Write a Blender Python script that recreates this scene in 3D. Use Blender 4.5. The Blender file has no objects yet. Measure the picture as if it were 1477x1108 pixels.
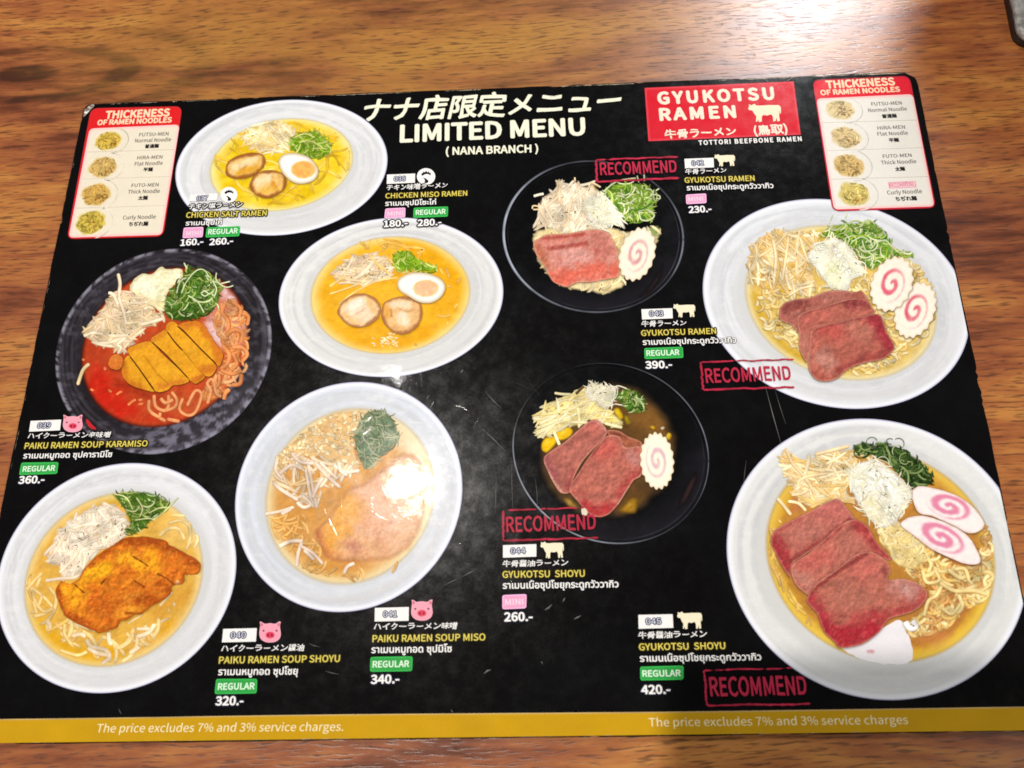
import bpy, math, random
import numpy as np
from mathutils import Vector, Euler, Matrix
from mathutils.geometry import delaunay_2d_cdt

S = bpy.context.scene
COL = S.collection
rng = np.random.default_rng(7)

# ------------------------------------------------------------------ camera
CAM = np.array([0.0183, -0.09498, 0.2920])
EUL = Euler((0.29029, 0.03412, -0.01331), 'XYZ')
FPX, PW, PH = 1000.0, 1477.0, 1108.0
cam_d = bpy.data.cameras.new('camera')
cam = bpy.data.objects.new('camera', cam_d); COL.objects.link(cam)
cam.location = CAM; cam.rotation_euler = EUL
cam_d.sensor_width = 36.0; cam_d.lens = 36.0 * FPX / PW
cam_d.clip_start = 0.01; cam_d.clip_end = 50
cam_d.dof.use_dof = True; cam_d.dof.focus_distance = 0.315; cam_d.dof.aperture_fstop = 8.0
S.camera = cam
RM = np.array(EUL.to_matrix())

# ------------------------------------------------------------------ light
W = bpy.data.worlds.new('World'); S.world = W; W.use_nodes = True
W.node_tree.nodes['Background'].inputs[0].default_value = (1.0, 0.93, 0.85, 1)
W.node_tree.nodes['Background'].inputs[1].default_value = 0.05

def area_light(name, loc, target, size, power, col, size_y=None, spread=180):
    d = bpy.data.lights.new(name, 'AREA'); d.energy = power; d.color = col
    d.shape = 'DISK' if size_y is None else 'RECTANGLE'
    d.size = size
    if size_y: d.size_y = size_y
    d.spread = math.radians(spread)
    o = bpy.data.objects.new(name, d); COL.objects.link(o); o.location = loc
    o.rotation_euler = (Vector(target) - Vector(loc)).to_track_quat('-Z', 'Y').to_euler()
    return o
CAMR = np.array(EUL.to_matrix())
def seen_at(px, py, h):
    """where a lamp at height h hangs for the card to mirror it at this spot"""
    d = CAMR @ np.array([(px - 738.5) / 1000.0, -(py - 554) / 1000.0, -1.0]); t = CAM[2] / -d[2]
    g = CAM + d * t; k = h / -d[2]
    return (g[0] + d[0] * k, g[1] + d[1] * k, h)
area_light('ceiling_downlight', seen_at(591, 702, 1.5), (0, 0, 0), 0.052, 16.0, (1.0, 0.95, 0.88))
area_light('ceiling_downlight', seen_at(572, 545, 1.9), (0, 0, 0), 0.030, 0.45, (1.0, 0.97, 0.94))
area_light('ceiling_panel', seen_at(1195, -95, 1.30), (0.18, 0.3, 0), 0.22, 27.0, (0.95, 0.98, 1.0), 0.58)
area_light('fill_light', (-1.5, -1.5, 1.35), (0, 0, 0), 1.0, 7.0, (1.0, 0.93, 0.84), 1.0)  # added soft fill from behind left, no such lamp seen
area_light('fill_light', (1.6, -0.9, 1.25), (0, 0, 0), 0.8, 8.0, (1.0, 0.93, 0.82), 0.8)  # second added fill, brightens the right side

S.view_settings.view_transform = 'Standard'
S.view_settings.look = 'None'
S.view_settings.exposure = 0.18
S.view_settings.gamma = 1.0
S.view_settings.use_curve_mapping = False
S.cycles.use_denoising = True
S.cycles.max_bounces = 6
S.cycles.filter_width = 1.7
S.cycles.transparent_max_bounces = 40

# ------------------------------------------------------------------ measures
CT = 0.0014                      # card thickness

def P(pts, z=CT):
    """measured picture positions -> metres on the sheet"""
    p = np.atleast_2d(np.asarray(pts, float))
    d = np.stack([(p[:, 0] - PW / 2) / FPX, -(p[:, 1] - PH / 2) / FPX, -np.ones(len(p))], 1) @ RM.T
    t = (z - CAM[2]) / d[:, 2]
    return (CAM[None, :2] + d[:, :2] * t[:, None])

QUAD = np.array([[122, 150.5], [1320, 103.5], [1516, 1055], [-68, 1074.5]], float)
QP = P(QUAD)

def homog(s, d):
    A = []
    for (x, y), (u, v) in zip(s, d):
        A.append([x, y, 1, 0, 0, 0, -u * x, -u * y, -u]); A.append([0, 0, 0, x, y, 1, -v * x, -v * y, -v])
    return np.linalg.svd(np.array(A))[2][-1].reshape(3, 3)
HU = homog(QP, [[0, 0], [1, 0], [1, 1], [0, 1]]); HI = np.linalg.inv(HU)

def hmap(H, p):
    q = np.c_[p, np.ones(len(p))] @ H.T
    return q[:, :2] / q[:, 2:]

def on_sheet(p):                  # ink stays on the card
    u = hmap(HU, p)
    return hmap(HI, np.clip(u, 0.0015, 0.9985))

def lin(c):
    c = np.clip(np.asarray(c, float), 0, 1)
    return np.where(c <= 0.04045, c / 12.92, ((c + 0.055) / 1.055) ** 2.4)

# ------------------------------------------------------------------ noise
def _h(ix, iy, s):
    n = (ix.astype(np.int64) * 374761393 + iy.astype(np.int64) * 668265263 + s * 974711) & 0xffffffff
    n = ((n ^ (n >> 13)) * 1274126177) & 0xffffffff
    return ((n ^ (n >> 16)) & 0xffff) / 65535.0

def vn(x, y, s=0):
    x = np.asarray(x, float); y = np.asarray(y, float)
    ix = np.floor(x); iy = np.floor(y); fx = x - ix; fy = y - iy
    fx = fx * fx * (3 - 2 * fx); fy = fy * fy * (3 - 2 * fy)
    a = _h(ix, iy, s); b = _h(ix + 1, iy, s); c = _h(ix, iy + 1, s); d = _h(ix + 1, iy + 1, s)
    return (a * (1 - fx) + b * fx) * (1 - fy) + (c * (1 - fx) + d * fx) * fy

def fbm(x, y, o=4, s=0):
    t = 0; a = 0.5; n = 0
    for k in range(o):
        t = t + a * vn(np.asarray(x) * 2 ** k, np.asarray(y) * 2 ** k, s + k * 17); n += a; a *= 0.55
    return t / n

def sm(a, b, x):
    t = np.clip((x - a) / (b - a), 0, 1); return t * t * (3 - 2 * t)

def mix(a, b, t):
    a = np.asarray(a, float); b = np.asarray(b, float); t = np.asarray(t, float)
    if t.ndim: t = t[:, None]
    return a * (1 - t) + b * t

def rgb(r, g, b): return np.array([r, g, b], float) / 255.0

# ------------------------------------------------------------------ node helpers
class NT:
    def __init__(s, mat): s.t = mat.node_tree; s.n = s.t.nodes; s.l = s.t.links
    def node(s, typ, **kw):
        n = s.n.new(typ)
        for k, v in kw.items(): setattr(n, k, v)
        return n
    def put(s, sock, v):
        if hasattr(v, 'is_linked') or isinstance(v, bpy.types.NodeSocket): s.l.new(v, sock)
        else: sock.default_value = v
    def math(s, op, a, b=0.0, c=None, clamp=False):
        n = s.node('ShaderNodeMath', operation=op, use_clamp=clamp)
        s.put(n.inputs[0], a); s.put(n.inputs[1], b)
        if c is not None: s.put(n.inputs[2], c)
        return n.outputs[0]
    def noise(s, vec, scale, detail=3, rough=0.5, dist=0.0):
        n = s.node('ShaderNodeTexNoise'); s.put(n.inputs['Vector'], vec)
        n.inputs['Scale'].default_value = scale; n.inputs['Detail'].default_value = detail
        n.inputs['Roughness'].default_value = rough; n.inputs['Distortion'].default_value = dist
        return n.outputs['Fac']
    def comb(s, x, y, z=0.0):
        n = s.node('ShaderNodeCombineXYZ'); s.put(n.inputs[0], x); s.put(n.inputs[1], y); s.put(n.inputs[2], z); return n.outputs[0]
    def ramp(s, f, stops):
        n = s.node('ShaderNodeValToRGB'); s.put(n.inputs[0], f); e = n.color_ramp.elements
        while len(e) < len(stops): e.new(0.5)
        for k, (p, c) in enumerate(stops):
            e[k].position = p; e[k].color = (*c, 1) if len(c) == 3 else c
        return n.outputs[0]
    def mixc(s, f, a, b, blend='MIX'):
        n = s.node('ShaderNodeMix', data_type='RGBA', blend_type=blend)
        s.put(n.inputs[0], f); s.put(n.inputs[6], a); s.put(n.inputs[7], b); return n.outputs[2]
    def smooth(s, x, a, b):
        n = s.node('ShaderNodeMapRange', interpolation_type='SMOOTHSTEP'); s.put(n.inputs[0], x)
        n.inputs[1].default_value = a; n.inputs[2].default_value = b; return n.outputs[0]

def new_mat(name):
    m = bpy.data.materials.new(name); m.use_nodes = True
    nt = NT(m); return m, nt, nt.n['Principled BSDF']

def add_lamination(nt, bs):
    """scuffed glossy plastic film over the print"""
    geo = nt.node('ShaderNodeNewGeometry'); pos = geo.outputs['Position']
    sx = nt.node('ShaderNodeSeparateXYZ'); nt.l.new(pos, sx.inputs[0]); x, y = sx.outputs[0], sx.outputs[1]
    # fine scratches in several directions
    scr = None
    for k, a in enumerate((8, 35, 62, 95, 121, 150)):
        c, s_ = math.cos(math.radians(a)), math.sin(math.radians(a))
        u = nt.math('ADD', nt.math('MULTIPLY', x, c), nt.math('MULTIPLY', y, s_))
        v = nt.math('SUBTRACT', nt.math('MULTIPLY', y, c), nt.math('MULTIPLY', x, s_))
        v = nt.math('ADD', v, nt.math('MULTIPLY', nt.noise(nt.comb(u, v, k * 3.1), 25, 2), 0.012))
        n = nt.noise(nt.comb(nt.math('MULTIPLY', u, 26), nt.math('MULTIPLY', v, 2000), k * 7.7), 1.0, 1.5)
        n = nt.smooth(n, 0.70, 0.82)
        scr = n if scr is None else nt.math('ADD', scr, n)
    grit = nt.noise(pos, 900, 3, 0.6)
    wave = nt.noise(pos, 60, 2, 0.5)
    big = nt.noise(pos, 14, 2, 0.5)
    h = nt.math('ADD', nt.math('MULTIPLY', grit, 0.000011), nt.math('MULTIPLY', wave, 0.00015))
    h = nt.math('ADD', h, nt.math('MULTIPLY', big, 0.0003))
    h = nt.math('SUBTRACT', h, nt.math('MULTIPLY', scr, 0.000006))
    b = nt.node('ShaderNodeBump'); b.inputs['Strength'].default_value = 1.0; b.inputs['Distance'].default_value = 1.0
    nt.put(b.inputs['Height'], h)
    nt.l.new(b.outputs[0], bs.inputs['Coat Normal']); nt.l.new(b.outputs[0], bs.inputs['Normal'])
    wear = nt.math('ADD', nt.math('MULTIPLY', nt.noise(pos, 190, 7, 0.78), 0.84), nt.math('MULTIPLY', nt.noise(pos, 40, 3, 0.6), 0.20))
    wf = nt.smooth(wear, 0.40, 0.72)
    bs.inputs['Coat Weight'].default_value = 0.55
    bs.inputs['Coat IOR'].default_value = 1.45
    nt.put(bs.inputs['Coat Roughness'], nt.math('ADD', nt.math('MULTIPLY', wf, 0.04), 0.030))
    nt.put(bs.inputs['Roughness'], nt.math('ADD', nt.math('MULTIPLY', wf, 0.04), 0.225))
    nt.put(bs.inputs['Specular IOR Level'], nt.math('ADD', nt.math('MULTIPLY', wf, 0.10), 0.04))
    return wear

M_PRINT, nt, bs = new_mat('laminated_print')
at = nt.node('ShaderNodeVertexColor', layer_name='Col')
add_lamination(nt, bs)
geo = nt.node('ShaderNodeNewGeometry')
gn = nt.noise(geo.outputs['Position'], 1500, 2, 0.6)
gn = nt.math('ADD', nt.math('MULTIPLY', gn, 0.16), 0.92)
nt.put(bs.inputs['Base Color'], nt.mixc(1.0, at.outputs[0], nt.comb(gn, gn, gn), 'MULTIPLY'))
nt.l.new(at.outputs[1], bs.inputs['Alpha'])

# ------------------------------------------------------------------ mesh helpers
def obj(name, verts, faces, cols=None, parent=None, mat=None, smooth=False):
    me = bpy.data.meshes.new(name)
    me.from_pydata([tuple(v) for v in np.asarray(verts, float)], [], [tuple(int(i) for i in f) for f in faces])
    me.materials.append(mat or M_PRINT)
    if cols is not None:
        ca = me.color_attributes.new('Col', 'FLOAT_COLOR', 'POINT')
        c = np.ones((len(verts), 4), np.float32); c[:, :cols.shape[1]] = cols
        ca.data.foreach_set('color', c.ravel())
    me.update()
    if smooth:
        for p in me.polygons: p.use_smooth = True
    o = bpy.data.objects.new(name, me); COL.objects.link(o)
    if parent is not None: o.parent = parent
    return o

class Stack:                       # ink layers, microns apart
    def __init__(s, base): s.z = base
    def next(s, n=0):
        z = s.z; s.z += 7e-6 + n * 0.25e-6; return z
INK = 0.98                         # paper white under the ink

def tolin(col):
    c = lin(col[:, :3]) * INK
    return np.c_[c, col[:, 3]] if col.shape[1] == 4 else c

def ink(name, px, faces, col, parent, z):
    """flat printed shape; px in picture measure, col display rgb, z height or array"""
    p = on_sheet(P(px)); n = len(p)
    zz = np.full(n, z) if np.isscalar(z) else z
    col = np.asarray(col, float)
    if col.ndim == 1: col = np.tile(col, (n, 1))
    return obj(name, np.c_[p, zz], faces, tolin(col), parent)

def smooth_poly(pts, k=6, closed=True):
    p = np.asarray(pts, float); n = len(p); out = []
    rngk = range(n if closed else n - 1)
    for i in rngk:
        if closed: a, b, c, d = p[i - 1], p[i], p[(i + 1) % n], p[(i + 2) % n]
        else: a, b, c, d = p[max(i - 1, 0)], p[i], p[i + 1], p[min(i + 2, n - 1)]
        for t in np.linspace(0, 1, k, endpoint=False):
            out.append(0.5 * ((2 * b) + (c - a) * t + (2 * a - 5 * b + 4 * c - d) * t * t + (-a + 3 * b - 3 * c + d) * t ** 3))
    if not closed: out.append(p[-1])
    return np.array(out)

def inside(poly, q):
    x, y = q[:, 0], q[:, 1]; r = np.zeros(len(q), bool); n = len(poly)
    for i in range(n):
        x0, y0 = poly[i - 1]; x1, y1 = poly[i]
        if y0 == y1: continue
        c = ((y0 > y) != (y1 > y)) & (x < (x1 - x0) * (y - y0) / (y1 - y0) + x0)
        r ^= c
    return r

def seg_dist(line, q, closed=False):
    line = np.asarray(line, float); d = np.full(len(q), 1e9)
    idx = range(len(line) if closed else len(line) - 1)
    for i in idx:
        a = line[i]; b = line[(i + 1) % len(line)]; ab = b - a; L = (ab @ ab) or 1e-9
        t = np.clip(((q - a) @ ab) / L, 0, 1)
        d = np.minimum(d, np.hypot(*(q - a - t[:, None] * ab).T))
    return d

def emboss(q, k, seed, dx=-0.7, dy=-0.9):
    return fbm(q[:, 0] / k, q[:, 1] / k, 3, seed) - fbm((q[:, 0] + dx) / k, (q[:, 1] + dy) / k, 3, seed)

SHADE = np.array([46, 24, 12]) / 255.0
def blob_data(pts, fn, step=2.2, rough=0.0, smoothk=6, seed=0, skirt=0.0, ska=0.42, soft=0.0, drop=(1.0, 1.6)):
    poly = smooth_poly(pts, smoothk) if smoothk else np.asarray(pts, float)
    if rough:
        c = poly.mean(0); v = poly - c
        k = 1 + rough * (fbm(poly[:, 0] / 5, poly[:, 1] / 5, 3, seed) - 0.5) * 2
        poly = c + v * k[:, None]
    if skirt:                        # even spacing round the edge
        cl = np.r_[poly, poly[:1]]; L_ = np.r_[0, np.cumsum(np.hypot(*np.diff(cl, axis=0).T))]
        tt = np.linspace(0, L_[-1], max(24, int(L_[-1] / 1.15)), endpoint=False)
        poly = np.c_[np.interp(tt, L_, cl[:, 0]), np.interp(tt, L_, cl[:, 1])]
    outer = poly
    if skirt:
        c = poly.mean(0); v = poly - c; r = np.hypot(*v.T)[:, None]
        outer = poly + v / r * skirt + np.array(drop) * skirt / 5
    lo, hi = outer.min(0), outer.max(0)
    gx, gy = np.meshgrid(np.arange(lo[0], hi[0], step), np.arange(lo[1], hi[1], step))
    g = np.c_[gx.ravel(), gy.ravel()]; g = g + (np.random.default_rng(seed + 1).random(g.shape) - 0.5) * step * 0.5
    g = g[inside(outer, g)]
    if len(g): g = g[seg_dist(outer, g, True) > step * 0.45]
    if skirt and len(g):
        tg = np.roll(poly, -1, 0) - np.roll(poly, 1, 0); nr = np.c_[tg[:, 1], -tg[:, 0]] / np.maximum(np.hypot(*tg.T), 1e-6)[:, None]
        if ((poly - poly.mean(0)) * nr).sum() < 0: nr = -nr
        ring = poly + nr * 0.9; ring = ring[inside(outer, ring) & ~inside(poly, ring)]; ring = ring[seg_dist(poly, ring, True) > 0.55]
        g = np.r_[g[seg_dist(poly, g, True) > 1.5], poly, ring]
    n = len(outer); allp = np.r_[outer, g]
    vs, _, fs, *_ = delaunay_2d_cdt([Vector(v) for v in allp], [], [list(range(n))], 1, 1e-5)
    q = np.array([(v[0], v[1]) for v in vs]); d = seg_dist(poly, q, True)
    if not skirt:
        c = fn(q, d)
        if soft: c = np.c_[c[:, :3], sm(0, soft, d)]
        return q, fs, c
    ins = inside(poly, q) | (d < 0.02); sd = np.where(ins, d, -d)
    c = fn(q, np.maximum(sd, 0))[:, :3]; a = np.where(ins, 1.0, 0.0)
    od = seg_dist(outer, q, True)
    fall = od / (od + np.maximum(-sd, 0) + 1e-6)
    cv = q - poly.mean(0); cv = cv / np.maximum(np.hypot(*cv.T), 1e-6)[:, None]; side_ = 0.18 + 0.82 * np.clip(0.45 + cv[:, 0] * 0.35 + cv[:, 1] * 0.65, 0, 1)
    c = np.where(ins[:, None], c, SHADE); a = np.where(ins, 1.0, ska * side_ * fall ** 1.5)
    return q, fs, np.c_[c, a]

def blob(name, pts, fn, parent, z, step=2.2, rough=0.0, smoothk=6, seed=0, **kw):
    """filled outline with a dense interior so that its ink can vary; fn(q, d) -> display rgb"""
    q, fs, c = blob_data(pts, fn, step, rough, smoothk, seed, **kw)
    return ink(name, q, fs, c, parent, z)

def ell(c):
    cx, cy, hx, hy, tx = c; sxy = -tx * hy; b = sxy / hx
    return np.array([cx, cy]), np.array([[hx, 0], [b, math.sqrt(hy * hy - b * b)]])

def disc(name, e, fn, parent, z, nr=60, nt=220, r0=0.0):
    c, M = ell(e)
    rr = np.linspace(max(r0, 0.012), 1, nr); th = np.linspace(0, 2 * np.pi, nt, endpoint=False)
    R, T = np.meshgrid(rr, th, indexing='ij'); R = R.ravel(); T = T.ravel()
    q = c + np.c_[R * np.cos(T), R * np.sin(T)] @ M.T
    f = [(i * nt + j, i * nt + (j + 1) % nt, (i + 1) * nt + (j + 1) % nt, (i + 1) * nt + j) for i in range(nr - 1) for j in range(nt)]
    if r0 == 0: f.append(tuple(range(nt))[::-1])
    return ink(name, q, f, fn(q, R, T), parent, z)

def ribbon_data(lines, z, dz=0.25e-6, ea=0.35):
    V, F, C, Z = [], [], [], []; o = 0
    for i, (p, w, cc, ce) in enumerate(lines):
        p = np.asarray(p, float); n = len(p)
        if n < 2: continue
        t = np.gradient(p, axis=0); t /= np.maximum(np.hypot(*t.T), 1e-6)[:, None]
        nn = np.c_[-t[:, 1], t[:, 0]]
        up = np.where(nn[:, 1] > 0, -1.0, 1.0)[:, None]; nn = nn * np.sign(up.sum() or 1)
        ww = np.full(n, w) if np.isscalar(w) else np.asarray(w)
        tp = np.ones(n); tp[0] = tp[-1] = 0.4
        ww = (ww * tp / 2)[:, None]
        V += [p - nn * ww * 1.12, p - nn * ww * 0.55, p + nn * ww * 0.45, p + nn * ww * 1.0]
        cc = np.asarray(cc, float); ce = np.asarray(ce, float)
        m = (0.76 + 0.46 * fbm(p[:, 0] / 15, p[:, 1] / 15, 3, 77))[:, None]
        dark = np.broadcast_to(ce * 0.9 + cc * 0.02, (n, 3)); mid = np.broadcast_to(cc * 0.7 + ce * 0.3, (n, 3)); hi = np.broadcast_to(cc, (n, 3)); lit = np.broadcast_to(cc * 0.7 + ce * 0.3, (n, 3))
        A = np.ones((n, 1)); A[0] = A[-1] = 0.6
        C += [np.c_[np.clip(dark * m, 0, 1), A * ea], np.c_[np.clip(mid * m, 0, 1), A], np.c_[np.clip(hi * m, 0, 1), A], np.c_[np.clip(lit * m, 0, 1), A * (ea + 0.25)]]
        Z.append(np.full(4 * n, z + i * dz))
        for r in range(3):
            for k in range(n - 1):
                F.append((o + r * n + k, o + (r + 1) * n + k, o + (r + 1) * n + k + 1, o + r * n + k + 1))
        o += 4 * n
    return np.concatenate(V), F, np.concatenate(C), np.concatenate(Z)

def ribbons(name, lines, parent, z, dz=0.25e-6):
    """lines: (points, width, centre rgb, edge rgb)"""
    V, F, C, Z = ribbon_data(lines, z, dz)
    return ink(name, V, F, C, parent, Z)

def strand(x, y, L, ang, curv, wob, n=None):
    n = n or max(4, int(L / 4)); ds = L / n
    a = ang; pts = [(x, y)]
    ph = rng.random() * 6.28; fr = rng.uniform(0.18, 0.42)
    for k in range(n):
        a += curv * ds + wob * math.sin(ph + fr * k * ds)
        pts.append((pts[-1][0] + math.cos(a) * ds, pts[-1][1] + math.sin(a) * ds * 0.9))
    p = np.array(pts); return p - (p.mean(0) - p[0])

def scatter(poly, n):
    lo, hi = poly.min(0), poly.max(0); out = []
    while len(out) < n:
        q = lo + rng.random((n * 3, 2)) * (hi - lo); out += list(q[inside(poly, q)])
    return np.array(out[:n])

def pile(name, pts, n, L, w, ang, curv, wob, pal, parent, st, dark=0.65, margin=6, bed=None, bedk=5.0, mult=1.0, skirt=0.0):
    """a heap of printed strands inside an outline"""
    poly = smooth_poly(pts, 5); lines = []; n = int(n * mult)
    order = scatter(poly, n)
    for i, (x, y) in enumerate(order):
        p = strand(x, y, rng.uniform(*L), math.radians(rng.normal(*ang)), rng.uniform(*curv) * rng.choice((-1, 1)), wob)
        if margin is not None:
            ok = inside(poly, p) | (seg_dist(poly, p, True) < margin * rng.random())
            j = np.where(ok)[0]
            if len(j) < 3: continue
            # longest run
            br = np.where(np.diff(j) > 1)[0]; runs = np.split(j, br + 1); r = max(runs, key=len)
            if len(r) < 3: continue
            p = p[r]
        k = dark + (1 - dark) * min(1, (i + 0.25 * n * rng.random()) / n)
        cc, ce = pal[rng.integers(len(pal))]
        v = rng.uniform(0.90, 1.06)
        lines.append((p, rng.uniform(*w), np.clip(np.array(cc) * k * v, 0, 1), np.clip(np.array(ce) * k * v, 0, 1)))
    if bed is None:
        return ribbons(name, lines, parent, st.next(len(lines)))
    a, b, dk = [np.array(c_, float) for c_ in bed]
    q, fs, c = blob_data(pts, clump_fn(a, b, dk, bedk, int(poly[0, 0])), 2.0, 0.05, 5, int(poly[0, 0]), skirt=skirt, soft=0 if skirt else 4.0)
    if c.shape[1] == 3: c = np.c_[c, np.ones(len(c))]
    z0 = st.next(); V, F, C, Z = ribbon_data(lines, st.next(len(lines)))
    o = len(q)
    return ink(name, np.r_[q, V], list(map(tuple, fs)) + [tuple(i + o for i in f) for f in F], np.r_[c, C], parent, np.r_[np.full(o, z0), Z])

def CR(x0, y0, s):
    return lambda *pts: [(x0 + x / s, y0 + y / s) for x, y in pts]

# ------------------------------------------------------------------ lettering
_font_cache = {}
_tmp = bpy.data.curves.new('lettering', 'FONT'); _tmpo = bpy.data.objects.new('lettering', _tmp); COL.objects.link(_tmpo)
_tmp.resolution_u = 3
BUILTIN = _tmp.font
try:
    import os
    SANS = bpy.data.fonts.load(os.path.join(bpy.utils.system_resource('DATAFILES'), 'fonts', 'Noto Sans CJK Regular.woff2'))
except Exception as _e:
    SANS = BUILTIN; print('built-in lettering used', _e)

def glyphs(body, off=0.0, spacing=1.0):
    key = (body, off, spacing)
    if key not in _font_cache:
        _tmp.font = BUILTIN if any(0x0e00 <= ord(ch) < 0x0e80 for ch in body) else SANS; _tmp.body = body; _tmp.offset = off; _tmp.space_character = spacing; _tmp.size = 1.0
        dg = bpy.context.evaluated_depsgraph_get(); dg.update()
        me = bpy.data.meshes.new_from_object(_tmpo.evaluated_get(dg))
        v = np.array([x.co[:2] for x in me.vertices]).reshape(-1, 2); f = [tuple(p.vertices) for p in me.polygons]
        bpy.data.meshes.remove(me); _font_cache[key] = (v, f)
    v, f = _font_cache[key]; return v.copy(), f
REF = {}
for k_, ch in (('lat', 'H'), ('thai', '\u0e23'), ('jp', '\u5e97')):
    v_, _f = glyphs(ch); REF[k_] = (v_[:, 1].min(), v_[:, 1].max())

def text(name, body, a, b, h, col, parent, z, bold=0.012, kind='lat', outline=None, spacing=1.0, rough=0.0, shear=0.0, ow=0.07):
    """printed words: baseline a -> b (picture measure), letter height h"""
    A, B = P([a])[0], P([b])[0]; e = B - A; n = np.array([-e[1], e[0]]) / np.hypot(*e)
    mid = (np.array(a) + np.array(b)) / 2
    H = np.hypot(*(P([mid - [0, h]])[0] - P([mid])[0]))
    v0, _ = glyphs(body, 0.0, spacing); x0, x1 = v0[:, 0].min(), v0[:, 0].max(); y0, y1 = REF[kind]
    V, F, C, Z = [], [], [], []; o = 0; bold = bold * 0.48 if kind != 'thai' else bold; ow = ow * 0.8
    sets = [(bold, col, z)]
    if outline is not None: sets.insert(0, (bold + ow, outline, z - 5e-6))
    for off, c, zz in sets:
        v, f = glyphs(body, 0.0, spacing)
        shifts = [(0.0, 0.0)]
        if off > 0.004:
            m_ = 8 if off < 0.05 else 12
            shifts += [(off * math.cos(6.2832 * k_ / m_), off * math.sin(6.2832 * k_ / m_)) for k_ in range(m_)]
        for i_, (sx_, sy_) in enumerate(shifts):
            u = (v[:, 0] + sx_ - x0) / (x1 - x0); t = (v[:, 1] + sy_ - y0) / (y1 - y0)
            if rough:
                u = u + rough * (vn(v[:, 0] * 9, v[:, 1] * 9, 5) - 0.5) * 0.02; t = t + rough * (vn(v[:, 0] * 7, v[:, 1] * 7, 9) - 0.5) * 0.2
            if shear: u = u + shear * (t - 0.5) * H / np.hypot(*e)
            p = A + u[:, None] * e + (t * H)[:, None] * n
            V.append(p); Z.append(np.full(len(p), zz + i_ * 0.3e-6)); C.append(np.tile(lin(c) * INK, (len(p), 1)))
            F += [tuple(i + o for i in q) for q in f]; o += len(p)
    return obj(name, np.c_[np.concatenate(V), np.concatenate(Z)], F, np.concatenate(C), parent)

def quad(name, pts, fn, parent, z, r=0, step=3):
    """four-cornered printed box, rounded by r"""
    p = np.asarray(pts, float)
    if r:
        out = []
        for i in range(4):
            a, b, c = p[i - 1], p[i], p[(i + 1) % 4]
            u = (a - b) / np.hypot(*(a - b)); v = (c - b) / np.hypot(*(c - b))
            for t in np.linspace(0, 1, 6):
                s_, e_ = b + u * r, b + v * r
                out.append((1 - t) ** 2 * s_ + 2 * t * (1 - t) * b + t * t * e_)
        p = np.array(out)
    f = fn if callable(fn) else (lambda q, d: np.tile(np.asarray(fn, float), (len(q), 1)))
    return blob(name, p, f, parent, z, step, 0, 0)

# ------------------------------------------------------------------ table
M_WOOD, nt, bs = new_mat('brown_wood')
geo = nt.node('ShaderNodeNewGeometry'); sx = nt.node('ShaderNodeSeparateXYZ'); nt.l.new(geo.outputs['Position'], sx.inputs[0])
x, y = sx.outputs[0], sx.outputs[1]
yy = nt.math('ADD', y, nt.math('MULTIPLY', x, -0.035))
warp = nt.noise(nt.comb(nt.math('MULTIPLY', x, 5), nt.math('MULTIPLY', yy, 11)), 1.0, 3, 0.5)
kx, ky = P([(40, 105)], 0)[0]
dx = nt.math('DIVIDE', nt.math('SUBTRACT', x, float(kx)), 0.062); dy = nt.math('DIVIDE', nt.math('SUBTRACT', yy, float(ky) - 0.035 * float(kx)), 0.019)
kr = nt.math('SQRT', nt.math('ADD', nt.math('MULTIPLY', dx, dx), nt.math('MULTIPLY', dy, dy)))
kr = nt.math('ADD', kr, nt.math('MULTIPLY', nt.math('SUBTRACT', warp, 0.5), 0.9))
kmask = nt.math('SUBTRACT', 1.0, nt.smooth(kr, 0.9, 2.6))
kwarp = nt.math('MULTIPLY', kmask, 0.010)
sgn = nt.smooth(dy, -1.0, 1.0)
yk = nt.math('ADD', yy, nt.math('MULTIPLY', kwarp, nt.math('SUBTRACT', sgn, 0.5)))
yw = nt.math('ADD', yk, nt.math('MULTIPLY', warp, 0.016))
g1 = nt.noise(nt.comb(nt.math('MULTIPLY', x, 5.5), nt.math('MULTIPLY', yw, 26)), 1.0, 7, 0.62)
g2 = nt.noise(nt.comb(nt.math('MULTIPLY', x, 34), nt.math('MULTIPLY', yw, 230), 4.0), 1.0, 4, 0.6)
g3 = nt.noise(nt.comb(nt.math('MULTIPLY', x, 95), nt.math('MULTIPLY', yw, 1000), 9.0), 1.0, 2.0, 0.55)
g0 = nt.noise(nt.comb(nt.math('MULTIPLY', x, 3.6), nt.math('MULTIPLY', yw, 13), 2.0), 1.0, 2, 0.5, 1.2)
g1 = nt.math('ADD', nt.math('MULTIPLY', g1, 0.66), nt.math('MULTIPLY', g0, 0.42))
tone = nt.math('ADD', nt.math('MULTIPLY', nt.math('SUBTRACT', g1, 0.36), 1.6), nt.math('MULTIPLY', g2, 0.55))
rings = nt.math('SINE', nt.math('MULTIPLY', kr, 9.5)); rings = nt.math('MULTIPLY', nt.math('MULTIPLY', nt.smooth(rings, 0.0, 1.0), kmask), 0.15)
tone = nt.math('SUBTRACT', tone, rings)
tone = nt.math('SUBTRACT', tone, nt.math('MULTIPLY', kmask, 0.03))
base = nt.ramp(tone, [(0.30, (0.052, 0.015, 0.008)), (0.42, (0.162, 0.043, 0.017)), (0.52, (0.282, 0.083, 0.029)), (0.62, (0.375, 0.126, 0.035)), (0.75, (0.49, 0.200, 0.048))])
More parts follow.
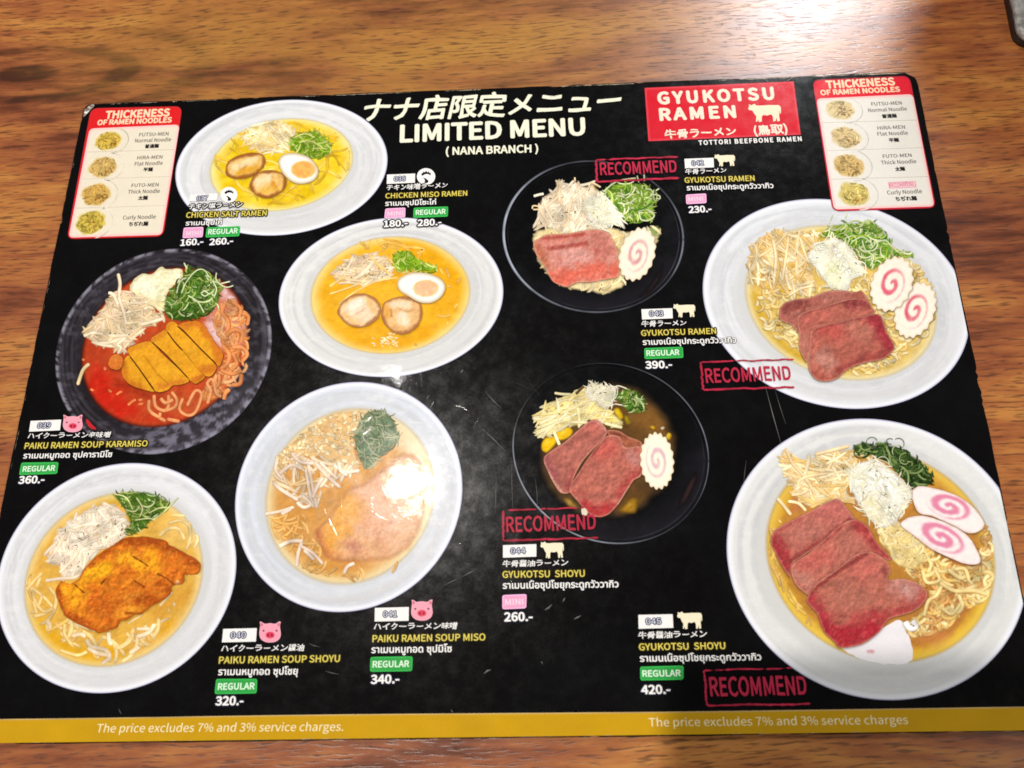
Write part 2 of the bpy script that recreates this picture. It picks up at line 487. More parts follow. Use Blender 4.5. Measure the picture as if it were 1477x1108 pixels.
# golden figure in the boards
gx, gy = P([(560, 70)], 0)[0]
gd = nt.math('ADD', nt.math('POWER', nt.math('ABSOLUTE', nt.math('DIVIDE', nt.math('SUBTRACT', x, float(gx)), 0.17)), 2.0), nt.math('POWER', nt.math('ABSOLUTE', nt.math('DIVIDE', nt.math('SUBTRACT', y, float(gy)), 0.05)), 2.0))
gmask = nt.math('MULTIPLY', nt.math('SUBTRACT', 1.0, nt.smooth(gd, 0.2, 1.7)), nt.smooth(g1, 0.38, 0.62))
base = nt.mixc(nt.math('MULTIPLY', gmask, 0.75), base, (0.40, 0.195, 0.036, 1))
pores = nt.smooth(nt.math('ADD', g3, nt.math('MULTIPLY', nt.math('SUBTRACT', g1, 0.5), 0.25)), 0.53, 0.68)
base = nt.mixc(nt.math('MULTIPLY', pores, 0.68), base, (0.055, 0.019, 0.010, 1))
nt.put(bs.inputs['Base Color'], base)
nt.put(bs.inputs['Roughness'], nt.math('ADD', nt.math('MULTIPLY', g2, 0.08), 0.27))
bs.inputs['Specular IOR Level'].default_value = 0.7
bp = nt.node('ShaderNodeBump'); bp.inputs['Strength'].default_value = 0.16; bp.inputs['Distance'].default_value = 0.0003
nt.put(bp.inputs['Height'], nt.math('SUBTRACT', nt.math('MULTIPLY', g2, 0.5), pores)); nt.l.new(bp.outputs[0], bs.inputs['Normal'])

def box(x0, x1, y0, y1, z0, z1):
    v = [(x, y, z) for z in (z0, z1) for (x, y) in ((x0, y0), (x1, y0), (x1, y1), (x0, y1))]
    return v, [(3, 2, 1, 0), (4, 5, 6, 7), (0, 1, 5, 4), (1, 2, 6, 5), (2, 3, 7, 6), (3, 0, 4, 7)]
tv, tf = box(-0.75, 0.75, -0.40, 0.62, -0.03, 0.0)
table = obj('table_top', tv, tf, mat=M_WOOD); table['kind'] = 'structure'

# ------------------------------------------------------------------ the menu card
menu = bpy.data.objects.new('menu_card', None); COL.objects.link(menu)
menu['label'] = 'large black laminated menu card with ramen photographs and prices lying on the wooden table'
menu['category'] = 'menu'

M_EDGE, nt, bs = new_mat('card_edge_paper'); bs.inputs['Base Color'].default_value = (0.45, 0.43, 0.40, 1); bs.inputs['Roughness'].default_value = 0.6
# board outline: rounded, slightly chewed corners and edges
out = []
rad = [0.004, 0.008, 0.005, 0.005]
for i in range(4):
    a, b, c = QP[i - 1], QP[i], QP[(i + 1) % 4]
    u = (a - b) / np.hypot(*(a - b)); v = (c - b) / np.hypot(*(c - b))
    for t in np.linspace(0, 1, 7):
        s_, e_ = b + u * rad[i], b + v * rad[i]; out.append((1 - t) ** 2 * s_ + 2 * t * (1 - t) * b + t * t * e_)
    nx = QP[(i + 1) % 4]; w2 = (QP[(i + 2) % 4] - nx); st_ = out[-1]; en_ = nx - v * rad[(i + 1) % 4]
    for t in np.linspace(0, 1, 160)[1:-1]:
        out.append(st_ * (1 - t) + en_ * t)
out = np.array(out)
cen = out.mean(0); dirv = (out - cen) / np.hypot(*(out - cen).T)[:, None]
chew = (fbm(np.arange(len(out)) / 6.0, np.zeros(len(out)), 3, 3) - 0.5) * 0.0006
chew -= 0.0007 * sm(0.74, 0.84, fbm(np.arange(len(out)) / 2.5, np.ones(len(out)) * 3, 2, 8))
out = out + dirv * chew[:, None]
n = len(out)
# top face with interior points for mottled ink
def board_top():
    px = out
    g = []
    for u_ in np.linspace(0.012, 0.988, 150):
        for v_ in np.linspace(0.014, 0.986, 106): g.append((u_, v_))
    g = hmap(HI, np.array(g))
    inn = cen + (out - cen) * 0.9965
    allp = np.r_[out, inn, g]
    vs, _, fs, *_ = delaunay_2d_cdt([Vector(v) for v in allp], [], [list(range(n))], 1, 1e-7)
    q = np.array([(v[0], v[1]) for v in vs])
    e = np.min(np.hypot(q[:, None, 0] - out[None, ::3, 0], q[:, None, 1] - out[None, ::3, 1]), 1)
    m = fbm(q[:, 0] * 70, q[:, 1] * 70, 4, 21)
    c = mix(rgb(10, 9, 10), rgb(13, 13, 14), sm(0.35, 0.8, m))
    return q, fs, c
q, fs, c = board_top()
board = obj('card_board', np.c_[q, np.full(len(q), CT)], fs, lin(c) * INK, menu)
side = obj('card_edge', np.r_[np.c_[out, np.full(n, CT - 4e-6)], np.c_[out, np.full(n, 0.00005)]],
           [(i, i + n, (i + 1) % n + n, (i + 1) % n) for i in range(n)] , None, menu, M_EDGE)
LV = Stack(CT + 10e-6)
CAPZ = CT + 330e-6                # captions lie over the pictures

# gold strip
GT = [(-62, 1038.6), (150, 1036), (480, 1031.2), (980, 1027), (1508, 1019.5)]
def strip_pts(off=0): return [(x_, y_ + off) for x_, y_ in GT]
gb = strip_pts() + [(1519, 1054.5), (980, 1062.5), (480, 1068), (-71, 1074)]
def gold(q, d):
    m = fbm(q[:, 0] / 40, q[:, 1] / 30, 3, 4)
    return mix(rgb(205, 158, 26), rgb(190, 146, 24), m)
strip = blob('gold_band', gb, gold, menu, LV.next(), 6, 0, 0)
ribbons('band_line', [(smooth_poly(strip_pts(0.3), 8, False), 1.6, rgb(214, 182, 120), rgb(200, 170, 110))], strip, LV.next())
CREAM = rgb(243, 232, 190)
text('band_text', 'The price excludes 7% and 3% service charges.', (139, 1056.6), (495.3, 1054.2), 12.0, CREAM, strip, LV.next(), 0.002, shear=0.10)
text('band_text', 'The price excludes 7% and 3% service charges', (936.3, 1048), (1310.2, 1044.2), 12.0, CREAM, strip, LV.next(), 0.002)

# ------------------------------------------------------------------ ink recipes for food
def plate_fn(rs, tint=(224, 224, 228), dark=False, seed=0):
    def f(q, R, T):
        ux, uy = np.cos(T), np.sin(T)
        w = (fbm(ux * 1.3 + 5, uy * 1.3 + 5, 2, seed) - 0.5) * 0.10
        s1 = fbm((R + w) * 46, ux * 1.1 + uy * 0.9 + 7, 3, seed + 3)
        s2 = fbm((R - w) * 18, ux * 0.8 - uy * 1.2 + 3, 3, seed + 5)
        s3 = fbm(q[:, 0] / 9, q[:, 1] / 5, 4, seed + 9)
        band = sm(rs, rs + 0.05, R) * (1 - sm(0.92, 0.975, R))
        if not dark:
            c = np.tile(rgb(*tint), (len(q), 1))
            c = mix(c, rgb(182, 185, 194), sm(0.48, 0.74, s1) * band * 0.42)
            c = mix(c, rgb(194, 195, 199), sm(0.50, 0.70, s2) * band * 0.45)
            c = mix(c, rgb(238, 238, 238), sm(0.50, 0.75, s3) * 0.35 * band)
            c = mix(c, rgb(198, 198, 197), (1 - sm(rs, rs + 0.09, R)) * 0.6)
            c = mix(c, rgb(206, 205, 206), sm(-0.2, 1.0, uy * 0.8 + ux * 0.3) * sm(rs + 0.03, rs + 0.12, R) * (1 - sm(0.90, 0.96, R)) * 0.55)
            c = mix(c, rgb(238, 239, 247), sm(0.945, 0.975, R) * 0.8)
            c = mix(c, rgb(110, 110, 160), sm(0.988, 1.0, R) * 0.6)
        else:
            c = mix(rgb(33, 30, 34), rgb(84, 79, 90), sm(0.42, 0.75, s1) * 0.55)
            c = mix(c, rgb(104, 100, 112), sm(0.5, 0.72, s3) * 0.42)
            c = mix(c, rgb(28, 25, 30), sm(0.50, 0.72, s2) * 0.6)
            c = mix(c, rgb(164, 160, 178), sm(0.955, 0.98, R) * (1 - sm(0.99, 1.0, R)) * sm(0.35, 0.6, s3) * 0.8)
            c = mix(c, rgb(30, 24, 28), (1 - sm(rs - 0.02, rs + 0.12, R)) * 0.6)
            low = sm(0.3, 1.0, uy * 0.9 + ux * 0.4); c = mix(c, rgb(140, 138, 158), low * (0.15 + 0.5 * sm(0.4, 0.6, s3)))
        return c
    return f

def soup_fn(c1, c2, edge, seed=0, e0=0.88, spots=None, k=26):
    def f(q, R, T):
        m = fbm(q[:, 0] / k, q[:, 1] / k, 4, seed); h = fbm(q[:, 0] / 6, q[:, 1] / 6, 3, seed + 5)
        g = fbm(q[:, 0] / 16 + 9, q[:, 1] / 7, 4, seed + 11)
        c = mix(rgb(*c1), rgb(*c2), sm(0.3, 0.72, m))
        c = c * (0.95 + 0.10 * h)[:, None]
        c = mix(c, np.clip(rgb(*c2) * 1.12, 0, 1), sm(0.52, 0.72, g) * 0.4)
        c = mix(c, rgb(*c1) * 0.86, sm(0.55, 0.75, fbm(q[:, 0] / 11, q[:, 1] / 11, 3, seed + 15)) * 0.25)
        c = c * (1 + 0.3 * emboss(q, 9, seed + 3))[:, None]
        c = mix(c, rgb(*edge), sm(e0, 1.0, R + (m - 0.5) * 0.06) * 0.85)
        return np.c_[c, 1 - sm(0.955, 1.0, R)]
    return f

def clump_fn(a, b, dk, k=5, seed=0):
    def f(q, d):
        h = fbm(q[:, 0] / k, q[:, 1] / k, 3, seed); g = fbm(q[:, 0] / (k * 3), q[:, 1] / (k * 3), 2, seed + 4)
        c = mix(rgb(*b), rgb(*a), sm(0.36, 0.62, h)); c = c * (0.84 + 0.28 * g)[:, None]
        c = mix(c, rgb(*dk), sm(0.58, 0.78, fbm(q[:, 0] / k + 40, q[:, 1] / k, 3, seed + 8)) * 0.65)
        c = c * (1 + 1.1 * emboss(q, k, seed))[:, None]
        return np.clip(mix(c, rgb(*dk), (1 - sm(0, 4.5, d + (g - 0.5) * 6)) * 0.45), 0, 1)
    return f

def egg(name, pts, yolk, parent, z, yc=(238, 166, 86)):
    (yx, yy_), ra, rb = yolk
    def f(q, d):
        c = mix(rgb(206, 190, 160), rgb(250, 247, 238), sm(0, 5.0, d))
        r = np.hypot((q[:, 0] - yx) / ra, (q[:, 1] - yy_) / rb); m = fbm(q[:, 0] / 5, q[:, 1] / 5, 3, 3)
        y = mix(rgb(*yc), np.clip(rgb(*yc) * 1.12, 0, 1), sm(0.4, 0.7, m)); y = mix(y, rgb(244, 196, 120), sm(0.7, 1.0, r) * 0.5)
        return mix(y, c, sm(0.92, 1.12, r + (m - 0.5) * 0.12))
    return blob(name, pts, f, parent, z, 1.2, skirt=3.0, ska=0.4)

def naruto(name, c, ra, rb, rot, parent, z, seed=0, pink=(214, 96, 118), teeth=17, turns=2.0, hand=1, ph=0.0, white=(246, 236, 216), pk=0.9):
    t = np.linspace(0, 2 * np.pi, 140, endpoint=False); rr = 1 + 0.045 * np.cos(teeth * t + seed)
    ca, sa = math.cos(math.radians(rot)), math.sin(math.radians(rot)); Rm = np.array([[ca, -sa], [sa, ca]])
    poly = np.array(c) + (np.c_[rr * np.cos(t) * ra, rr * np.sin(t) * rb]) @ Rm.T
    def f(q, d):
        l = (q - np.array(c)) @ Rm / np.array([ra, rb]); r = np.hypot(*l.T); th = np.arctan2(l[:, 1], l[:, 0]) * hand + ph
        h = fbm(q[:, 0] / 4, q[:, 1] / 4, 3, seed + 2)
        col = mix(rgb(*white), rgb(252, 246, 232), h); col = mix(col, rgb(222, 198, 160), (1 - sm(0, 3.0, d)) * 0.6)
        pitch = 0.62 / turns; u = r / pitch - th / (2 * np.pi); fr = np.abs(u - np.round(u)) * pitch
        band = (1 - sm(0.03, 0.15, fr + (h - 0.5) * 0.05)) * (1 - sm(0.54, 0.70, r + 0.05 * np.sin(th))) * (0.75 + 0.5 * (fbm(q[:, 0] / 9, q[:, 1] / 9, 2, seed) - 0.3))
        return mix(col, rgb(*pink), band * pk)
    return blob(name, poly, f, parent, z, 1.15, 0, 0, seed, skirt=3.5, ska=0.45)

def dish(e, name, fn, label, nr=70, nt=260):
    st = Stack(LV.z); o = disc(name, e, fn, menu, st.next(), nr, nt); o['label'] = label
    return o, st

# airbrushed ink: a base colour with soft strokes and spots over it
def paint(base, strokes=(), seed=0, var=0.10, k=16, grain=0.05, rim=None, tex=None, emb=0.5):
    """strokes: (points, width, rgb, strength); rim: (rgb, width, strength)"""
    ss = [(np.array(p, float), w, rgb(*c), a) for p, w, c, a in strokes]
    def f(q, d):
        x, y = q[:, 0], q[:, 1]
        m = fbm(x / k, y / k, 4, seed); h = fbm(x / 2.6, y / 2.6, 3, seed + 2); n = fbm(x / 9, y / 9, 3, seed + 5)
        c = np.tile(rgb(*base), (len(q), 1)) * (1 + var * 2 * (m - 0.5))[:, None]
        for i, (p, w, cc, a) in enumerate(ss):
            dd = seg_dist(p, q) if len(p) > 1 else np.hypot(*(q - p[0]).T)
            dd = dd + (fbm(x / max(w * 0.45, 2.2), y / max(w * 0.45, 2.2), 3, seed + 20 + i) - 0.5) * w * 0.75
            c = mix(c, cc, a * (1 - sm(0.08 * w, w, dd)))
        if tex is not None:
            dk, lt, ta, tk = tex
            wx = x + 10 * (fbm(x / 22, y / 22, 2, seed + 60) - 0.5); wy = y + 10 * (fbm(x / 22, y / 22, 2, seed + 61) - 0.5)
            t = 0.55 * fbm(x / tk, y / tk, 3, seed + 50) + 0.45 * fbm((wx + wy * 0.5) / (tk * 0.8), (wy - wx * 0.5) / (tk * 3.2), 3, seed + 55); c = mix(c, rgb(*dk), sm(0.53, 0.70, t) * ta); c = mix(c, rgb(*lt), sm(0.47, 0.31, t) * ta)
        c = c * (1 + grain * 2 * (h - 0.5) + emb * emboss(q, 9, seed + 6))[:, None]
        if rim is not None:
            rc, rw, ra = rim; c = mix(c, rgb(*rc), (1 - sm(0.25 * rw, rw, d + (n - 0.5) * rw * 1.1)) * ra)
        return np.clip(c, 0, 1)
    return f

def Zs(Z, strokes, s):
    return [(Z(*p), w / s, c, a) for p, w, c, a in strokes]

def gaps(pts, n, col=(120, 92, 60), L=(2.5, 6.5), w=(0.9, 1.6)):
    poly = smooth_poly(pts, 4); poly = poly.mean(0) + (poly - poly.mean(0)) * 0.9
    return [(strand(x, y, rng.uniform(*L), rng.uniform(0, 3.14), 0.02, 0, 4), rng.uniform(*w), rgb(*col) * rng.uniform(0.7, 1.1), rgb(*col) * 0.95) for x, y in scatter(poly, n)]

def heap(name, pts, n, L, w, ang, curv, wob, pal, parent, st, bed=None, con=0.5, dark=0.85, margin=6, ng=0, gapc=(120, 92, 60), skirt=0.0, step=1.9, extra=()):
    """strands that merge into one mass: a painted bed, low-contrast strands, a few dark gaps"""
    poly = smooth_poly(pts, 5); lines = []
    for i, (x, y) in enumerate(scatter(poly, n)):
        p = strand(x, y, rng.uniform(*L), math.radians(rng.normal(*ang)), rng.uniform(*curv) * rng.choice((-1, 1)), wob)
        ok = inside(poly, p) | (seg_dist(poly, p, True) < margin * rng.random())
        j = np.where(ok)[0]
        if len(j) < 3: continue
        r = max(np.split(j, np.where(np.diff(j) > 1)[0] + 1), key=len)
        if len(r) < 3: continue
        kk = (dark + (1 - dark) * min(1, (i + 0.3 * n * rng.random()) / n)) * rng.uniform(0.96, 1.04)
        cc, ce = pal[rng.integers(len(pal))]; ce = np.array(ce) * con * 0.8 + np.array(cc) * (1 - con * 0.8)
        lines.append((p[r], rng.uniform(*w), np.clip(np.array(cc) * kk, 0, 1), np.clip(ce * kk, 0, 1)))
        if ng and i % max(1, n // ng) == 0: lines += gaps(pts, 1, gapc)
    lines += list(extra)
    warm = np.array([1.0, 0.972, 0.915]); lines = [(p_, w_, c_ * warm, e_ * warm) for p_, w_, c_, e_ in lines]
    if bed is not None:
        q, fs, c = blob_data(pts, bed, step, 0.05, 5, int(poly[0, 0]), skirt=skirt, soft=0 if skirt else 4.5)
        if c.shape[1] == 3: c = np.c_[c, np.ones(len(c))]
        z0 = st.next()
    V, F, C, Z = ribbon_data(lines, st.next(len(lines)))
    if bed is None: return ink(name, V, F, C, parent, Z)
    o = len(q)
    return ink(name, np.r_[q, V], list(map(tuple, fs)) + [tuple(i + o for i in f) for f in F], np.r_[c, C], parent, np.r_[np.full(o, z0), Z])

def curves(Z, arr, w, cc, ce, jit=0.6):
    return [(smooth_poly(Z(*a), 7, False) + rng.normal(0, 0.1, 2), w * rng.uniform(0.85, 1.15), rgb(*cc) * rng.uniform(0.93, 1.04), rgb(*ce) * rng.uniform(0.93, 1.04)) for a in arr]

SPR = [(rgb(240, 226, 198), rgb(204, 172, 128)), (rgb(246, 236, 216), rgb(214, 188, 148)), (rgb(232, 212, 178), rgb(194, 156, 108)), (rgb(238, 216, 196), rgb(200, 164, 132))]
SPY = [(rgb(248, 240, 196), rgb(206, 184, 104)), (rgb(244, 232, 170), rgb(196, 168, 84)), (rgb(252, 248, 222), rgb(220, 202, 138))]
SPO = [(rgb(246, 220, 168), rgb(206, 156, 80)), (rgb(248, 232, 194), rgb(214, 172, 106)), (rgb(238, 206, 140), rgb(192, 140, 60)), (rgb(250, 240, 212), rgb(216, 184, 130))]
LK = [(rgb(250, 250, 240), rgb(220, 220, 196)), (rgb(244, 246, 222), rgb(206, 210, 170)), (rgb(254, 252, 246), rgb(230, 228, 214))]
GR = [(rgb(116, 150, 54), rgb(58, 92, 26)), (rgb(176, 196, 112), rgb(90, 124, 44)), (rgb(84, 120, 40), rgb(42, 70, 20)), (rgb(214, 230, 180), rgb(120, 164, 86)), (rgb(62, 96, 30), rgb(30, 54, 14))]
GY = [(rgb(176, 208, 66), rgb(106, 152, 30)), (rgb(146, 190, 48), rgb(78, 130, 20)), (rgb(214, 228, 140), rgb(136, 172, 58)), (rgb(112, 160, 34), rgb(60, 104, 14))]
GL = [(rgb(158, 194, 70), rgb(90, 130, 34)), (rgb(206, 224, 140), rgb(122, 160, 62)), (rgb(116, 156, 48), rgb(60, 98, 24)), (rgb(232, 240, 206), rgb(156, 190, 116)), (rgb(84, 136, 46), rgb(40, 82, 22))]

# ---- 037 chicken salt ramen
D, st = dish((406, 242, 153, 98, 18), 'ramen_picture', plate_fn(0.68, (222, 223, 226), seed=1), 'yellow chicken soup in an oval white plate')
disc('soup', (406, 238, 105, 68, 18), soup_fn((226, 188, 20), (238, 206, 56), (238, 226, 176), 2, 0.80), D, st.next(), 46, 180)
K = CR(240, 130, 4.344)
heap('noodles', K((300, 480), (340, 360), (520, 240), (800, 200), (1100, 300), (1150, 480), (1000, 620), (700, 720), (400, 620)), 60, (30, 80), (2.4, 4.4), (0, 70), (0.005, 0.03), 0.06,
     [(rgb(236, 202, 74), rgb(222, 182, 40)), (rgb(230, 192, 56), rgb(214, 170, 24)), (rgb(242, 214, 110), rgb(224, 186, 56))], D, st, None, 0.7, 0.97, 2)
SP1 = K((480, 270), (600, 205), (750, 200), (800, 290), (770, 360), (680, 400), (560, 370), (490, 340))
heap('bean_sprouts', SP1, 90, (16, 46), (2.2, 3.8), (15, 45), (0.002, 0.02), 0.03,
     [(rgb(246, 230, 188), rgb(226, 194, 120)), (rgb(242, 218, 166), rgb(220, 184, 104)), (rgb(250, 240, 214), rgb(232, 208, 150))], D, st, paint((234, 206, 132), seed=3, var=0.12), 0.55, 0.92, 7, 10, (190, 150, 60))
GR1 = K((765, 330), (790, 290), (860, 262), (955, 262), (1035, 340), (1022, 400), (940, 430), (850, 410), (780, 380))
heap('spring_onion', GR1, 130, (8, 28), (1.3, 2.6), (20, 60), (0.02, 0.09), 0.05, GY, D, st, paint((116, 164, 36), Zs(K, [(((800, 350), (900, 390)), 60, (70, 120, 20), 0.6), (((960, 300),), 60, (150, 190, 60), 0.6)], 4.344), 1, 0.3, 5), 0.8, 0.75, 6, 0, extra=curves(K, [((800, 300), (870, 275), (930, 300)), ((1000, 340), (1030, 370), (1025, 400)), ((830, 330), (900, 320), (980, 360)), ((910, 370), (960, 365), (1010, 372))], 2.2, (226, 232, 150), (160, 184, 80)))
CH = dict(rim=((140, 72, 28), 5.6, 0.80), var=0.10, k=9, grain=0.06)
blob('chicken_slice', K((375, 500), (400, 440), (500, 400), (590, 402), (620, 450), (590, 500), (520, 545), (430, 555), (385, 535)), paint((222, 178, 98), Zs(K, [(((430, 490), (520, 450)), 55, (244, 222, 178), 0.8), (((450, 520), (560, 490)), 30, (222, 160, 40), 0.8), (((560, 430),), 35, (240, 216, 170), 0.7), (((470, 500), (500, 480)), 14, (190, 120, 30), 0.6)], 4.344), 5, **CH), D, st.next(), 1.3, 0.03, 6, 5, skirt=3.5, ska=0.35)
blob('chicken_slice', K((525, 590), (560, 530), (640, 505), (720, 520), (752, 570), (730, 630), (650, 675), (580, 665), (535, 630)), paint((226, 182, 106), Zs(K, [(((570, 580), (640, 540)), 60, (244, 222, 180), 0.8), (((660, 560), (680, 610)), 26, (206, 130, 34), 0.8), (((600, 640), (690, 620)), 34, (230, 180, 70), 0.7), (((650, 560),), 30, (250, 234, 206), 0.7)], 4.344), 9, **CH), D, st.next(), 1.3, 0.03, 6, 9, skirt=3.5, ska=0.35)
egg('egg_half', K((705, 450), (740, 405), (820, 400), (900, 430), (950, 500), (930, 560), (860, 587), (790, 575), (730, 520)), (K((858, 500))[0], 17, 12.5), D, st.next())

# ---- 038 chicken miso ramen
D, st = dish((564, 429, 162, 115, 12), 'ramen_picture', plate_fn(0.72, (222, 222, 222), seed=4), 'orange miso soup in a white plate with chicken and egg')
disc('soup', (563, 426, 117, 86, 8), soup_fn((230, 164, 20), (238, 178, 44), (242, 220, 156), 6, 0.82, k=40), D, st.next(), 50, 190)
K = CR(380, 300, 2.954); Z = CR(440, 335, 5.908)
heap('noodles', K((400, 160), (560, 135), (700, 160), (800, 220), (860, 330), (840, 450), (760, 540), (600, 600), (450, 590), (700, 400)), 22, (16, 40), (2.6, 4.6), (10, 70), (0.01, 0.05), 0.08,
     [(rgb(244, 190, 84), rgb(236, 174, 50)), (rgb(246, 204, 116), rgb(236, 176, 60))], D, st, None, 0.7, 0.98, 2, extra=curves(Z, [((630, 110), (700, 85), (780, 110), (860, 120)), ((830, 130), (930, 130), (1010, 150), (950, 180)), ((1270, 650), (1300, 610)), ((1130, 710), (1190, 720), (1240, 705)), ((1210, 760), (1215, 800)), ((930, 950), (960, 965)), ((1210, 465), (1250, 460)), ((1150, 310), (1175, 360))], 4.2, (252, 206, 110), (240, 178, 60)))
ribbons('onion_bits', [(strand(K((530, 565))[0][0] + rng.normal(0, 9), K((530, 565))[0][1] + rng.normal(0, 5), rng.uniform(3, 7), rng.uniform(-0.7, 0.7), 0.02, 0, 4), rng.uniform(1.2, 2.4), rgb(252, 226, 186), rgb(246, 200, 140)) for _ in range(34)], D, st.next(40))
SP2 = Z((235, 380), (310, 265), (400, 210), (520, 185), (640, 200), (725, 235), (735, 345), (680, 395), (560, 425), (440, 445), (320, 420))
heap('bean_sprouts', SP2, 84, (20, 50), (2.4, 4.2), (-24, 28), (0.002, 0.014), 0.02, SPR, D, st, paint((234, 210, 164), seed=7, var=0.14, k=8), 0.5, 0.88, 7, 34, (170, 120, 50),
     extra=curves(Z, [((210, 465), (270, 425), (350, 370)), ((205, 530), (330, 490), (480, 435)), ((285, 620), (380, 540), (520, 460), (650, 410), (795, 388)), ((540, 185), (590, 240), (660, 330)), ((620, 270), (680, 320), (715, 360))], 3.0, (252, 220, 150), (232, 176, 84)))
GR2 = Z((735, 210), (790, 165), (880, 160), (940, 210), (1000, 240), (1100, 280), (1130, 320), (1060, 345), (900, 330), (800, 345), (760, 290))
heap('spring_onion', GR2, 84, (7, 24), (1.4, 3.0), (20, 55), (0.02, 0.08), 0.05, GY, D, st, paint((136, 180, 26), Zs(Z, [(((900, 310), (1060, 330)), 50, (96, 140, 20), 0.6), (((830, 210),), 80, (168, 202, 40), 0.7)], 5.9), 3, 0.25, 6), 0.7, 0.82, 5)
CH2 = dict(rim=((146, 84, 44), 5.0, 0.72), var=0.06, k=9, grain=0.03)
blob('chicken_slice', Z((280, 670), (330, 590), (420, 535), (520, 530), (610, 580), (645, 660), (620, 730), (540, 790), (440, 810), (360, 780), (300, 720)), paint((238, 196, 138), Zs(Z, [(((420, 690), (540, 700)), 150, (240, 214, 186), 0.85), (((400, 640), (480, 590)), 70, (252, 240, 226), 0.9), (((540, 600), (600, 680)), 40, (236, 186, 120), 0.7), (((340, 700), (420, 780)), 30, (232, 180, 110), 0.6), (((430, 700), (520, 650)), 14, (206, 160, 130), 0.5)], 5.9), 15, **CH2), D, st.next(), 1.3, 0.025, 6, 15, skirt=3.5, ska=0.3)
blob('chicken_slice', Z((655, 660), (700, 590), (800, 555), (900, 560), (970, 600), (1000, 680), (970, 780), (900, 850), (820, 870), (740, 840), (670, 760)), paint((230, 182, 122), Zs(Z, [(((830, 720), (850, 770)), 80, (248, 228, 202), 0.9), (((760, 620), (880, 620)), 60, (244, 220, 190), 0.85), (((690, 640), (700, 720)), 34, (230, 160, 60), 0.8), (((730, 660), (740, 720)), 16, (186, 120, 40), 0.7), (((790, 650), (880, 680), (930, 660)), 12, (190, 140, 100), 0.6), (((760, 810), (880, 830)), 40, (222, 168, 104), 0.6)], 5.9), 19, **CH2), D, st.next(), 1.3, 0.04, 6, 19, skirt=3.5, ska=0.3)
egg('egg_half', Z((787, 440), (820, 385), (920, 347), (1060, 358), (1160, 405), (1195, 470), (1160, 550), (1080, 600), (980, 598), (880, 545), (810, 500)), (Z((1030, 480))[0], 18, 12.2), D, st.next(), (232, 184, 142))

# ---- 039 red soup in a dark plate
D, st = dish((236, 507, 156.5, 148.5, 20), 'ramen_picture', plate_fn(0.77, dark=True, seed=8), 'red spicy soup in a dark stone plate')
Z = CR(100, 370, 4.261)
def red_soup(q, R, T):
    c = paint((186, 70, 34), Zs(Z, [(((180, 800), (300, 940)), 170, (196, 34, 20), 0.95), (((130, 580), (250, 620)), 110, (176, 58, 30), 0.8), (((300, 780), (560, 860)), 60, (150, 44, 20), 0.7), (((480, 1000), (760, 1020)), 60, (186, 52, 26), 0.8), (((870, 420), (900, 490), (930, 520)), 80, (226, 190, 192), 1.0), (((960, 230), (1000, 260)), 60, (222, 188, 190), 1.0), (((1060, 420), (1070, 470)), 60, (224, 190, 192), 0.95), (((900, 330), (1050, 500)), 120, (214, 160, 152), 0.7), (((940, 620), (960, 800)), 140, (206, 116, 70), 0.7), (((640, 900), (820, 930)), 120, (190, 86, 44), 0.7)], 4.261), 11, 0.12, 18, 0.05, None, ((150, 44, 20), (206, 104, 62), 0.25, 6))(q, np.full(len(q), 50.0))
    return np.c_[mix(c, rgb(90, 28, 14), sm(0.93, 1.0, R)), 1 - sm(0.97, 1.0, R)]
disc('soup', (238, 501, 122, 117, 20), red_soup, D, st.next(), 64, 220)
NR = [(rgb(236, 172, 116), rgb(196, 104, 56)), (rgb(228, 150, 88), rgb(184, 88, 44)), (rgb(240, 186, 140), rgb(206, 124, 80))]
heap('noodles', Z((880, 400), (930, 280), (1000, 260), (1090, 340), (1110, 480), (1080, 700), (1000, 800), (900, 860), (820, 900), (820, 820), (920, 700), (940, 560)), 90, (16, 46), (3.6, 5.6), (70, 50), (0.03, 0.10), 0.12, NR, D, st, None, 0.6, 0.88, 2,
     extra=curves(Z, [((960, 290), (940, 340), (980, 400), (970, 470)), ((1000, 280), (1050, 320), (1040, 375)), ((1060, 350), (1100, 370), (1090, 425)), ((960, 490), (1010, 452), (1062, 470), (1050, 525)), ((940, 540), (985, 600), (970, 660), (930, 690)), ((1000, 560), (1060, 560), (1092, 600), (1060, 645)), ((1010, 600), (1030, 660), (990, 700)), ((930, 700), (1000, 722), (1060, 700)), ((1060, 720), (1050, 780), (1000, 790)), ((920, 720), (920, 780), (880, 830)), ((950, 880), (960, 840), (985, 815))], 6.0, (234, 160, 104), (176, 80, 40)))
ribbons('noodle_strand', curves(Z, [((490, 880), (492, 945), (560, 995), (592, 1012)), ((520, 850), (530, 920), (580, 948), (610, 925), (612, 850)), ((630, 830), (662, 880), (650, 925), (590, 950)), ((700, 870), (680, 940), (730, 975), (778, 950), (812, 850), (775, 828), (725, 920)), ((850, 905), (872, 825), (850, 780), (880, 758), (902, 840), (935, 862)), ((560, 870), (590, 900), (640, 880)), ((600, 1000), (680, 1015)), ((500, 960), (550, 985), (560, 960))], 5.2, (240, 168, 112), (182, 84, 42)), D, st.next())
ribbons('broth_bits', curves(Z, [((290, 850), (310, 835), (325, 832)), ((240, 820), (260, 835)), ((360, 915), (390, 890), (410, 880)), ((425, 885), (450, 880)), ((425, 910), (455, 905)), ((80, 630), (95, 640)), ((130, 815), (150, 825)), ((215, 680), (222, 700))], 3.6, (232, 140, 84), (206, 90, 50)), D, st.next())
